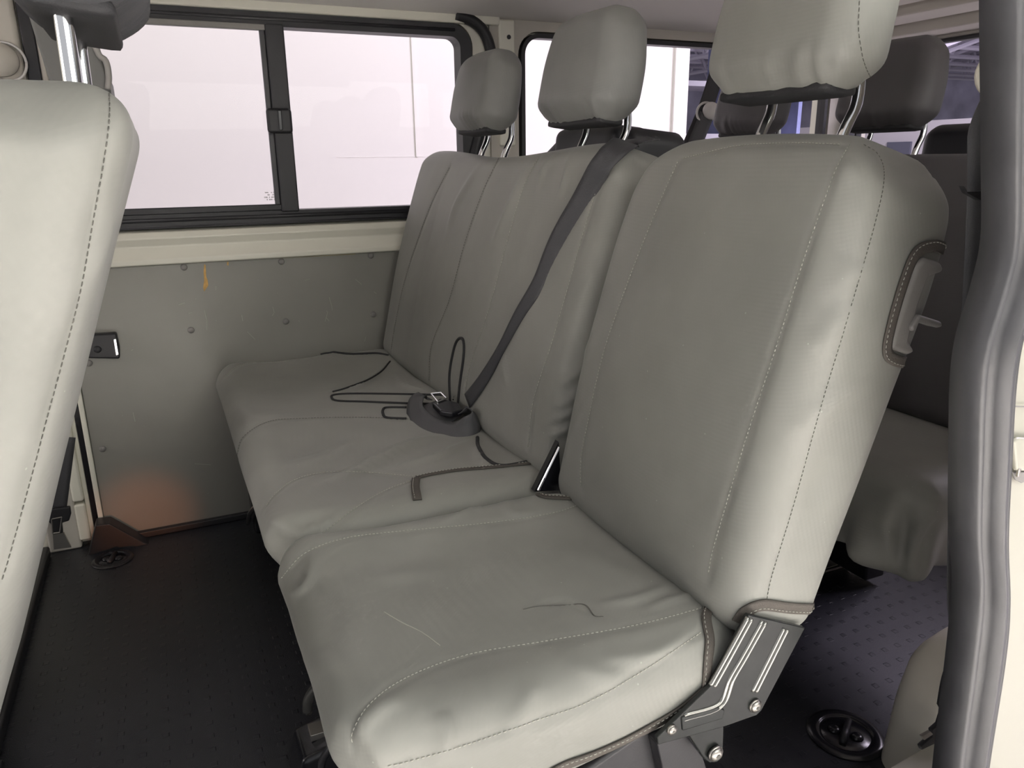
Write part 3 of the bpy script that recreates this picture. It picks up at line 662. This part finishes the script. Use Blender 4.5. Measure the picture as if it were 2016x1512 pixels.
MB().box(tuple(p_+np.array((.0, -.02, .076))), tuple(p_+np.array((.035, .01, .088)))).obj('latch_tongue', 'bolt', ns, bevel=.001)
MB().tube([p_+np.array((.03, .0, .07)), (.26, p_[1], .16)], .010, 10).obj('latch_arm', 'black', ns, smooth=True)

# ---------- second row, double bench
db = thing('double_seat', 'dark grey canvas covered two place bench beside the far wall, lap belt lying on it', 'seat', (.33, 1.56, 0))
s = Soft((.145, 1.05, .570), (16, 170, 96), .04); s.corners(1, 2, .09, .02, .12, .02)
z = s.v[:, 2]/.57+.5; y = s.v[:, 1]/.525
fr = s.v[:, 0] < -.02
pan = .010*np.abs(np.cos(y*math.pi*1.0))**.8
s.v[:, 0] -= np.where(fr, (.010*(1-y**2)+pan*(1-y**4))*np.sin(np.clip(z, 0, 1)*math.pi)**.5, 0)
s.v[:, 0] += .016*(z-.35)**2; s.v[:, 0] *= 1-.12*(1-sm(z, 0, .5)); s.v[:, 2] -= sm(z, .6, 1)*(.010*np.cos(y*math.pi*1.2)+.004)
s.place((.662, 1.562, .698), LEAN); s.tree()
DS = [[(885, 330), (850, 400), (820, 480), (795, 560), (778, 640), (770, 690)],
      [(982, 312), (950, 380), (915, 480), (885, 590), (850, 680), (845, 750)],
      [(1060, 310), (1030, 370), (1000, 470), (965, 600), (925, 720), (915, 780)],
      [(1185, 345), (1160, 420), (1120, 560), (1085, 680), (1050, 790), (1040, 880)],
      [(1210, 320), (1150, 400), (1060, 560)]]
sp = [seam(s, a, 60, -.0028, .007) for a in DS]
for pix, a, wd in (([(1040, 330), (1000, 420), (970, 480)], .005, .016), ([(1090, 310), (1070, 340), (1060, 380)], .004, .010), ([(1120, 310), (1115, 350), (1100, 390)], .004, .009), ([(940, 330), (900, 400), (880, 460)], .004, .016), ([(1210, 300), (1190, 330), (1160, 350)], .004, .01),
                   ([(1150, 760), (1120, 790), (1090, 800)], .005, .006), ([(1140, 800), (1110, 820), (1085, 830)], .005, .006), ([(1130, 835), (1105, 850), (1080, 860)], .005, .006), ([(1165, 700), (1130, 740), (1100, 760)], .004, .007),
                   ([(1250, 300), (1300, 340)], .003, .012), ([(1180, 520), (1130, 650)], .002, .02), ([(990, 700), (1000, 760)], .003, .012)):
    s.crease(s.trace(pix, 22)[0], a*1.6, wd)
s.waves(.0024, 22, 12); s.tree(); DB = s
bd = s.obj('backrest', 'cover', db)
for i, a in enumerate(sp): stitch(s, a, 'seam_stitching', ('seamdark', 'seamdark', 'thread', 'thread', 'seamdark')[i], bd, r=.0005, on=.004, gap=.002)
p, q = s.trace([(888, 800), (886, 740), (894, 690), (903, 668), (913, 670), (914, 700), (906, 760), (902, 808)], 60, .001); MB().tube(p, .0032, 8).obj('slot_edging', 'dark_binding', bd, smooth=True)
headrest(db, .712, 1.232, 1.108, .245, .18, .082, seed=9, m='cover_shaded'); headrest(db, .712, 1.705, 1.106, .24, .17, .082, seed=14, m='cover_shaded')
# cushion
c = Soft((.485, 1.05, .155), (92, 150, 22), .05); c.corners(0, 1, .03, .03, .09, .06)
x = c.v[:, 0]/.2425; y = c.v[:, 1]/.525; top = sm(c.v[:, 2], -.02, .06)
c.v[:, 2] -= top*.008*(1-x**2)*(1-y**2); c.v[:, 2] += top*.006*sm(-x, .3, .9); c.v[:, 2] += top*.006*np.cos(y*math.pi*2)
low = 1-sm(c.v[:, 2], -.07, .03); c.v[:, 2] += low*(.02*x-.015*sm(-x, .2, .9)); c.v[:, 0] += (1-sm(c.v[:, 2], -.10, .05))*.09*sm(-x, .0, 1)
c.place((.325, 1.557, .380)); c.tree()
DC = [[(880, 832), (800, 825), (700, 822), (600, 824), (530, 830), (480, 860), (466, 900)],
      [(815, 938), (720, 930), (640, 930), (580, 945), (540, 975), (522, 1000)],
      [(815, 945), (760, 965), (700, 1000), (640, 1045), (600, 1070)],
      [(440, 745), (470, 720), (520, 712), (600, 705)]]
sp = [seam(c, a, 60, -.0026, .006) for a in DC]
for pix, a, wd in (([(870, 860), (800, 880), (700, 930), (640, 950)], .008, .018), ([(920, 870), (860, 900), (760, 925)], .006, .012), ([(770, 716), (740, 740), (700, 765), (655, 772)], .006, .010), ([(620, 690), (680, 700), (760, 695)], .005, .008),
                   ([(460, 800), (500, 820), (560, 815)], .003, .02), ([(940, 880), (945, 900), (960, 915)], .006, .008), ([(520, 1000), (560, 1040), (610, 1060)], .005, .012), ([(540, 1060), (600, 1030), (660, 1010)], -.003, .014), ([(640, 1035), (650, 1015)], .004, .006), ([(610, 1045), (620, 1030)], .004, .006),
                   ([(700, 870), (640, 900), (560, 920)], .004, .02), ([(780, 740), (800, 760), (850, 775)], .004, .010)):
    c.crease(c.trace(pix, 24)[0], a*1.5, wd)
c.waves(.0028, 24, 21); c.tree(); DCU = c
cu2 = c.obj('seat_cushion', 'cover', db)
for i, a in enumerate(sp): stitch(c, a, 'seam_stitching', 'seamdark' if i == 0 else 'thread', cu2, r=.0005, on=.004, gap=.002)
def edging(pix, nm='slot_edging', r=.0029, m='dark_binding', n=50):
    p, q = DCU.trace(pix, n, .001); MB().tube(p, r, 8).obj(nm, m, cu2, smooth=True)
edging([(872, 779), (800, 777), (700, 776), (660, 778), (653, 783), (665, 790), (720, 792), (800, 795), (872, 797)])
edging([(800, 803), (765, 803), (755, 806), (754, 815), (762, 823), (800, 825)])
edging([(655, 772), (680, 765), (720, 750), (750, 732), (768, 712)], r=.0022)
edging([(628, 688), (645, 692), (690, 697), (740, 696), (765, 700)], r=.003)
edging([(940, 862), (942, 880), (958, 905), (990, 918), (1050, 908)], r=.0035)
binding(cu2, c, [(1064, 912), (1020, 916), (960, 922), (900, 927), (850, 935), (820, 942)], .011, n=50)
binding(cu2, c, [(820, 942), (818, 960), (822, 986)], .014, n=16)
# side shield plates and pedestal
MB().plate([(.24, 1.16, .25), (.47, 1.16, .33), (.50, 1.16, .28), (.44, 1.16, .02), (.28, 1.16, .02)], (0, .87, 0)).obj('pedestal', 'black', db, bevel=.006)
MB().box((.18, 1.95, .0), (.52, 2.0, .035)).obj('floor_rail', 'black', db, bevel=.004); MB().box((.18, 1.17, .0), (.52, 1.22, .035)).obj('floor_rail', 'black', db, bevel=.004)
MB().tube(spline([P(530, 988, Z=.16), P(505, 996, Z=.15), P(492, 1012, Z=.11), P(488, 1030, Z=.06)], 14), .006, 10).obj('adjuster_bar', 'chrome', db, smooth=True)
MB().box((.13, 1.93, .03), (.24, 2.02, .13)).obj('latch_block', 'gloss', db, bevel=.012)
# hinge plate in the gap between the seats
MB().plate([P(x, y, Y=1.025) for x, y in [(1100, 870), (1105, 965), (1052, 968)]], (0, .012, 0)).obj('hinge_plate', 'gloss', db)
MB().tube([P(1101, 880, Y=1.022), P(1060, 965, Y=1.022)], .0022, 8).obj('hinge_edge', 'chrome', db)
# belt retractor housing at the back of the bench top
s = Soft((.13, .46, .12), (12, 26, 12), .022); s.corners(1, 2, .05, .01, .02, .01); s.v[:, 2] += -.05*sm(s.v[:, 1], .02, .17)+.0; s.v[:, 2] += 0; s.place((.86, 1.47, .952), .1); rh = s.obj('retractor_housing', 'black', db)
s = Soft((.09, .25, .07), (12, 22, 12), .022); s.place((.83, 1.40, .985), .1); s.obj('belt_guide', 'black', rh)

# ---------- rear row: one wide bench
M['rear'] = mat('darker_canvas_cover', (.085, .080, .083), .55, noise=.08, nscale=7, weave=.03, wscale=75)  # darker copy of the canvas cover, for the rear backrest and headrests
rbn = thing('rear_bench', 'dark grey rear bench behind the middle row, loose cover hanging over its front', 'seat', (1.2, 1.43, 0))
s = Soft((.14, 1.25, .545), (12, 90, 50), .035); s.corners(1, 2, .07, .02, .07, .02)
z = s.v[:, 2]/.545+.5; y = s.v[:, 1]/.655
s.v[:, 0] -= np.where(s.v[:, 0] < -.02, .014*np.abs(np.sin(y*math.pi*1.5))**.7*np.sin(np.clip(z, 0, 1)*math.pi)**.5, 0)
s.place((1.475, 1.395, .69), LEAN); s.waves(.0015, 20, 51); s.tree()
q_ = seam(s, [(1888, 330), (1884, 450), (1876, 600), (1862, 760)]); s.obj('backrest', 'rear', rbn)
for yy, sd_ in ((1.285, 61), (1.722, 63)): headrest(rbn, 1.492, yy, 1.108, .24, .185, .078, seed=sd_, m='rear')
c = Soft((.36, 1.26, .19), (50, 120, 24), .045); c.corners(0, 1, .03, .03, .06, .06)
low = 1-sm(c.v[:, 2], -.095, .05); x = c.v[:, 0]/.18; y = c.v[:, 1]/.66
c.v[:, 0] += low*.022*np.sin(y*34+1)*sm(-x, .3, 1)-low*.02*sm(-x, .6, 1); c.v[:, 1] += low*.014*np.sin(x*9)*sm(-y, .8, 1)
c.v[:, 2] -= low*.03*np.exp(-((y+.97)/.06)**2)*sm(-x, .5, 1)
c.place((1.245, 1.395, .358)); c.waves(.003, 22, 55); c.tree()
for pix, a, wd in (([(1778, 985), (1780, 1060), (1775, 1120)], -.012, .012), ([(1790, 1150), (1795, 1080), (1830, 1020)], .012, .012), ([(1812, 1120), (1822, 1060), (1850, 1020)], -.008, .008), ([(1735, 1000), (1745, 1060), (1760, 1110)], .008, .014), ([(1725, 950), (1790, 985), (1860, 985)], .006, .02)):
    c.crease(c.trace(pix, 24)[0], a, wd)
c.obj('seat_cushion', 'cover', rbn)
MB().plate([(1.36, 1.1, .27), (1.42, 1.1, .27), (1.44, 1.1, .02), (1.38, 1.1, .02)], (0, .88, 0)).obj('pedestal', 'black', rbn, bevel=.006)
s = Soft((.10, .20, .14), (10, 16, 12), .03); s.corners(1, 2, .04, .01, .10, .01); s.place((1.66, 1.20, .955), .1); s.obj('retractor_housing', 'black', rbn)

# ---------- front seat at the left edge
fs_ = thing('front_seat', 'pale grey canvas covered front seat back at the left edge, chrome headrest posts', 'seat', (-.30, .80, 0))
s = Soft((.16, .45, .66), (18, 70, 110), .045); s.corners(1, 2, .05, .02, .05, .02)
z = s.v[:, 2]/.66+.5
s.v[:, 2] += s.v[:, 0]*.36*sm(z, .8, .97)
s.place((-.192, .805, .705), math.radians(20)); s.tree()
FS = [[(213, 165), (215, 230), (205, 310), (185, 420), (160, 560), (125, 700), (90, 830), (55, 960), (22, 1080), (0, 1150)]]
sp = [seam(s, a, 80, -.002, .004) for a in FS]
for pix, a, wd in (([(160, 560), (200, 500), (225, 400)], .002, .01), ([(190, 380), (205, 330)], .002, .008), ([(120, 640), (140, 560)], .0015, .012)): s.crease(s.trace(pix, 20)[0], a, wd)
s.waves(.0012, 26, 31); s.tree(); fb = s.obj('backrest', 'cover', fs_)
for a in sp: stitch(s, a, 'seam_stitching', 'seamdark', fb, r=.0005, on=.0035, gap=.0018)
headrest(fs_, -.024, .775, 1.165, .27, .19, .10, seed=40, m='cloth', straight=True)
MB().box((-.78, .62, .0), (-.35, 1.02, .30)).obj('seat_base', 'black', fs_, bevel=.02)
MB().box((-.80, .585, .30), (-.33, 1.02, .44)).obj('seat_cushion', 'cover', fs_, bevel=.04)
# far front seat: headrest and top visible behind
ff = thing('driver_seat', 'dark grey front seat headrest seen behind the chrome posts at upper left', 'seat', (-.30, 1.62, 0))
s = Soft((.15, .46, .62), (10, 30, 30), .045); s.corners(1, 2, .08, .02, .08, .02); s.place((-.30, 1.62, .70), math.radians(14)); s.obj('backrest', 'cloth', ff)
hd = MB().plate([P(x, y, Y=1.52) for x, y in [(40, -20), (100, 170), (222, 200), (214, 150), (196, 108), (160, -20)]], (0, .20, 0)).obj('headrest', mat('dark_grey_vinyl', (.10, .10, .095), .5), ff, bevel=.006)
MB().tube(spline([P(x, y, Y=1.515) for x, y in [(160, -10), (190, 98), (208, 120), (214, 150), (212, 175)]], 20), .005, 8).obj('headrest_piping', 'greyplastic', hd, smooth=True)
MB().box((-.80, 1.40, .0), (-.42, 1.84, .40)).obj('seat_base', 'black', ff, bevel=.03)

# ------------------------------------------------------------------ seat belts
def belt(name, label, pts, nrm, wd=.046, m='webbing', group=None, n=60):
    t = thing(name, label, 'seat belt', tuple(pts[0]), group)
    pn_ = spline(pts, n); nn = spline(nrm, n)
    if isinstance(wd, tuple): wd = np.interp(np.linspace(0, 1, len(pn_)), [0, .05, .12, 1], wd)
    v, f = ribbon(pn_, nn, wd, .0014); link('strap', v, f, m, t); return t
# belt across the bench back
pix = [(1262, 268), (1225, 290), (1190, 325), (1150, 395), (1105, 470), (1065, 560), (1028, 620), (985, 700), (955, 750), (925, 790)]
p, q = DB.trace(pix, 60, .006)
p[0:6] += np.linspace(1, 0, 6)[:, None]*np.array((.03, 0, .012))
wd = np.interp(np.linspace(0, 1, len(p)), [0, .3, .6, .75, 1], [.045, .040, .026, .018, .032])
bt = thing('lap_belt', 'black seat belt draped down the bench backrest with its buckle on the cushion', 'seat belt', tuple(p[-1]))
tilt = np.interp(np.linspace(0, 1, len(p)), [0, .4, .7, 1], [0, .5, .9, .3])[:, None]*np.array((-.2, -.9, .1))
v, f = ribbon(p, q+tilt, wd, .0014); link('strap', v, f, 'webbing', bt)
def onC(px, py, lift): a, b = DCU.cast(px, py); return a+np.array((0, 0, lift))
up_ = (-.25, -.35, 1)
v, f = ribbon(spline([onC(935, 770, .05), onC(915, 808, .018), onC(885, 832, .012), onC(858, 826, .016), onC(842, 808, .014)], 50), spline([(-.6, -.5, .5), (-.5, -.5, .8), up_, up_, up_], 50), np.interp(np.linspace(0, 1, 53), [0, .3, 1], [.03, .030, .038])[:len(spline([(0, 0, 0)]*5, 50))], .0016); link('strap_tail', v, f, 'webbing', bt)
lp = spline([onC(838, 792, .014), onC(822, 800, .018), onC(818, 822, .010), onC(842, 842, .005), onC(880, 852, .006), onC(915, 856, .012), onC(938, 850, .022), onC(932, 838, .030), onC(908, 836, .024)], 90)
ln_ = spline([(.1, -.2, 1), (-.5, -.1, .8), (-.7, -.3, .6), (-.4, -.5, .8), (-.2, -.5, .9), (-.1, -.8, .6), (.4, -.9, .1), (.3, .6, .6), (0, .3, 1)], 90)
v, f = ribbon(lp, ln_, .044, .0016); link('strap_loop', v, f, 'webbing_grey', bt)
c0 = onC(882, 822, .022)
bk = MB().plate([onC(x, y, .020) for x, y in [(852, 822), (868, 812), (905, 822), (912, 836), (890, 842), (868, 838)]], (0, 0, .012)).obj('tongue_grip', 'gloss', bt, bevel=.003)
tg = MB(); q4 = [onC(x, y, .034) for x, y in [(850, 805), (869, 803), (880, 815), (863, 822)]]
for i in range(4): tg.tube([q4[i], q4[(i+1) % 4]], .0017, 8)
tg.obj('tongue_plate', 'chrome', bt)
p4 = [onC(x, y, .028) for x, y in [(898, 798), (893, 812)]]; MB().tube(p4, .0016, 8).obj('belt_clip', 'chrome', bt)
# belt on the far rear pillar with white guide
gd = P(1392, 219, Y=2.06)
bt2 = belt('shoulder_belt', 'black shoulder belt with white guide in front of the rear side window', [P(1424, 95, Y=2.08), P(1400, 180, Y=2.07), P(1378, 240, Y=2.06), P(1338, 330, Y=2.05)], [(-.5, -1, 0)]*4)
bt2.location = bt2.location
s2 = belt('x', 'x', [P(1392, 225, Y=2.045), P(1370, 280, Y=2.04), P(1352, 330, Y=2.03)], [(-.3, -1, .2)]*3)
k = kids(s2)[0]; off = parent_world(s2)-parent_world(bt2); k.parent = bt2; k.location = off; k.name = 'strap_return'; k.data.materials[0] = M['webbing_grey']; bpy.data.objects.remove(s2)
MB().dome(gd+np.array((0, -.02, 0)), (-.35, -1, .1), .027, .012, 24, 6).obj('belt_guide', 'white', bt2, smooth=True)
a = np.linspace(0, 2*math.pi, 30); gl = P(1388, 222, Y=2.055)
MB().tube([gl+np.array((.034*math.cos(t), -.004, .030*math.sin(t))) for t in a], .0035, 8).obj('guide_rim', 'white', bt2, smooth=True)
# near belt beside the rubber seal
YN = .52
pts = [P(1966, 160, Y=YN+.01), P(1952, 250, Y=YN), P(1945, 375, Y=YN), P(1930, 600, Y=YN), P(1905, 800, Y=YN), P(1888, 1000, Y=YN), P(1884, 1200, Y=YN), P(1888, 1300, Y=YN), P(1875, 1360, Y=YN+.01), P(1862, 1415, Y=YN+.02)]
nb = belt('shoulder_belt', 'black shoulder belt hanging beside the rubber door seal, metal tongue showing', pts, [(-.7, -1, 0), (-.5, -1, 0), (-.3, -1, 0), (-.2, -1, 0), (.1, -1, 0), (.2, -1, 0), (.3, -1, 0), (1.2, -1, 0), (2.5, -1, .5), (2, -1, .5)], (.016, .026, .044, .046), 'webbing_grey')
p0 = P(1935, 392, Y=YN-.006)
MB().plate([P(x, y, Y=YN-.008) for x, y in [(1898, 366), (1905, 380), (1930, 394), (1975, 392), (1975, 374), (1905, 378)]], (0, .006, 0)).obj('tongue_grip', 'black', nb, bevel=.002)
tt = MB()
for a_, b_ in (((1937, 400), (1936, 424)), ((1936, 424), (1944, 429)), ((1944, 429), (1972, 429)), ((1948, 401), (1972, 401)), ((1946, 404), (1945, 420))): tt.tube([P(*a_, Y=YN-.008), P(*b_, Y=YN-.008)], .0014, 8)
tt.obj('tongue_plate', 'chrome', nb)
MB().dome(P(1974, 146, Y=YN-.005), (-.8, -1, .1), .024, .016, 24, 6).obj('belt_guide', 'arch', nb, smooth=True)
MB().plate([P(x, y, Y=.545) for x, y in [(1856, 1400), (1866, 1412), (1848, 1462), (1815, 1478), (1812, 1470), (1835, 1450), (1834, 1438), (1848, 1426)]], (0, .006, 0)).obj('anchor_bracket', 'black', nb, bevel=.002)
MB().plate([P(x, y, Y=.54) for x, y in [(1814, 1450), (1832, 1440), (1838, 1446), (1820, 1458)]], (0, .004, 0)).obj('anchor_plate', 'bolt', nb, bevel=.001)
# front belt guide at the far left, and buckle by the floor
fb_ = thing('belt_anchor', 'beige shoulder belt guide on the far door pillar at the left edge', 'belt guide', (-.28, YW-.03, 1.18))
MB().dome(P(2, 118, Y=YW-.03), (0, -1, 0), .035, .02, 24, 6).obj('guide_cap', 'trim', fb_, smooth=True)
gl = P(10, 122, Y=YW-.025); MB().tube([gl+np.array((.04*math.cos(t), 0, .04*math.sin(t))) for t in a], .003, 8).obj('guide_rim', 'white', fb_, smooth=True)
p1 = P(112, 1010, Y=2.06)
bb = thing('seat_belt_end', 'black belt end with steel tongue hanging by the beige post near the floor', 'seat belt', tuple(P(112, 1075, Y=2.06)))
v, f = ribbon(spline([P(128, 860, Y=2.07), P(118, 940, Y=2.065), P(110, 1005, Y=2.06)], 12), [(0, -1, 0)]*13, .046, .0015); link('strap', v, f, 'webbing', bb)
MB().plate([P(x, y, Y=2.045) for x, y in [(84, 1005), (138, 998), (140, 1012), (136, 1026), (122, 1030), (124, 1050), (104, 1053), (100, 1032), (84, 1020)]], (0, .012, 0)).obj('tongue_grip', 'black', bb, bevel=.003)
fr_ = MB(); q4 = [P(x, y, Y=2.04) for x, y in [(102, 1022), (122, 1018), (118, 1048), (104, 1050)]]
for i in range(4): fr_.tube([q4[i], q4[(i+1) % 4]], .0022, 6)
fr_.obj('tongue_plate', 'bolt', bb)
MB().plate([P(x, y, Y=2.06) for x, y in [(104, 1052), (126, 1050), (140, 1078), (106, 1082)]], (0, .008, 0)).obj('anchor_bracket', 'bolt', bb)

# ------------------------------------------------------------------ floor anchor cups
def cup(px, py, label, rot, k_=1):
    c = P(px, py, Z=0.0); t = thing('floor_anchor', label, 'floor anchor', tuple(c), 'seat anchor cups in the floor')
    n = 40; prof = [(.072, .0005), (.066, .004), (.056, .005), (.050, .003), (.047, -.001), (.045, .0008), (.001, .0008)]
    v = []; f = []
    for r, z in prof:
        for k in range(n): a = 2*math.pi*k/n; v.append(c+np.array((k_*r*math.cos(a), k_*r*math.sin(a), z+.001)))
    for i in range(len(prof)-1):
        for k in range(n): f.append((i*n+k, i*n+(k+1) % n, (i+1)*n+(k+1) % n, (i+1)*n+k))
    link('cup_ring', v, f, 'gloss', t)
    d = np.array((math.cos(rot), math.sin(rot), 0)); e = np.array((-d[1], d[0], 0))
    MB().tube([c-d*.036*k_+np.array((0, 0, .006)), c+d*.036*k_+np.array((0, 0, .006))], .006, 10).obj('cup_bar', 'black', t, smooth=True)
    for s_ in (-1, 1): MB().dome(c+e*s_*.021*k_+np.array((0, 0, .002)), (0, 0, 1), .011, .007).obj('cup_boss', 'gloss', t, smooth=True)
cup(222, 1102, 'round black seat anchor cup in the floor by the grey panel', 1.3, .68); cup(1664, 1446, 'round black seat anchor cup in the floor behind the near seat', .6, .88)
b = MB(); p0, p1 = P(1600, 1131, Z=.008), P(1740, 1091, Z=.008); b.tube([p0, p1], .006, 8)
struct(b.obj('trim_21', 'bolt'))
d_ = MB().plate([P(x, y, Y=.462) for x, y in [(1984, 866), (1996, 858), (2040, 862), (2040, 926), (1990, 924)]], (0, -.006, 0)).obj('striker_plate', 'body', bpy.data.objects['wall_front'], bevel=.003)
MB().plate([P(x, y, Y=.4615) for x, y in [(1990, 928), (2030, 928), (2030, 944), (2008, 950), (1996, 944)]], (0, -.002, 0)).obj('striker_recess', 'greyplastic', bpy.data.objects['wall_front'], bevel=.002)
MB().tube([P(x, y, Y=.4605) for x, y in [(1976, 804), (1996, 800), (2030, 801)]], .0008, 6).obj('panel_seam', 'greyplastic', bpy.data.objects['wall_front'])

sp_ = bpy.data.lights.new('panel_glow_light', 'SPOT'); sp_.energy = 22; sp_.color = (1, .30, .09); sp_.spot_size = math.radians(12); sp_.spot_blend = 1; sp_.shadow_soft_size = .02  # added spot that makes the amber glow low on the far panel
so = bpy.data.objects.new('panel_glow_light', sp_); S.collection.objects.link(so); so.location = (-.27, .56, .085)
so.rotation_euler = (Vector((-.13, 2.12, .05))-Vector(so.location)).to_track_quat('-Z', 'Y').to_euler()
sl_ = thing('panel_glow_lamp', 'made-up small amber lamp in the door entry, added for the panel glow', 'lamp', (-.29, .54, .0))  # made-up lamp body to go with the added glow spot
MB().box((-.31, .52, .0), (-.25, .548, .075)).obj('lamp_body', 'black', sl_, bevel=.004)
MB().box((-.30, .548, .055), (-.26, .552, .068)).obj('lamp_lens', emis('amber_lens', (1, .35, .1), 3), sl_)

struct(MB().box((-1.2, 1.30, .0), (-.355, YW-.02, .028)).box((-1.2, .62, .0), (-.34, 1.30, .028)).obj('trim_22', 'black', bevel=.006))
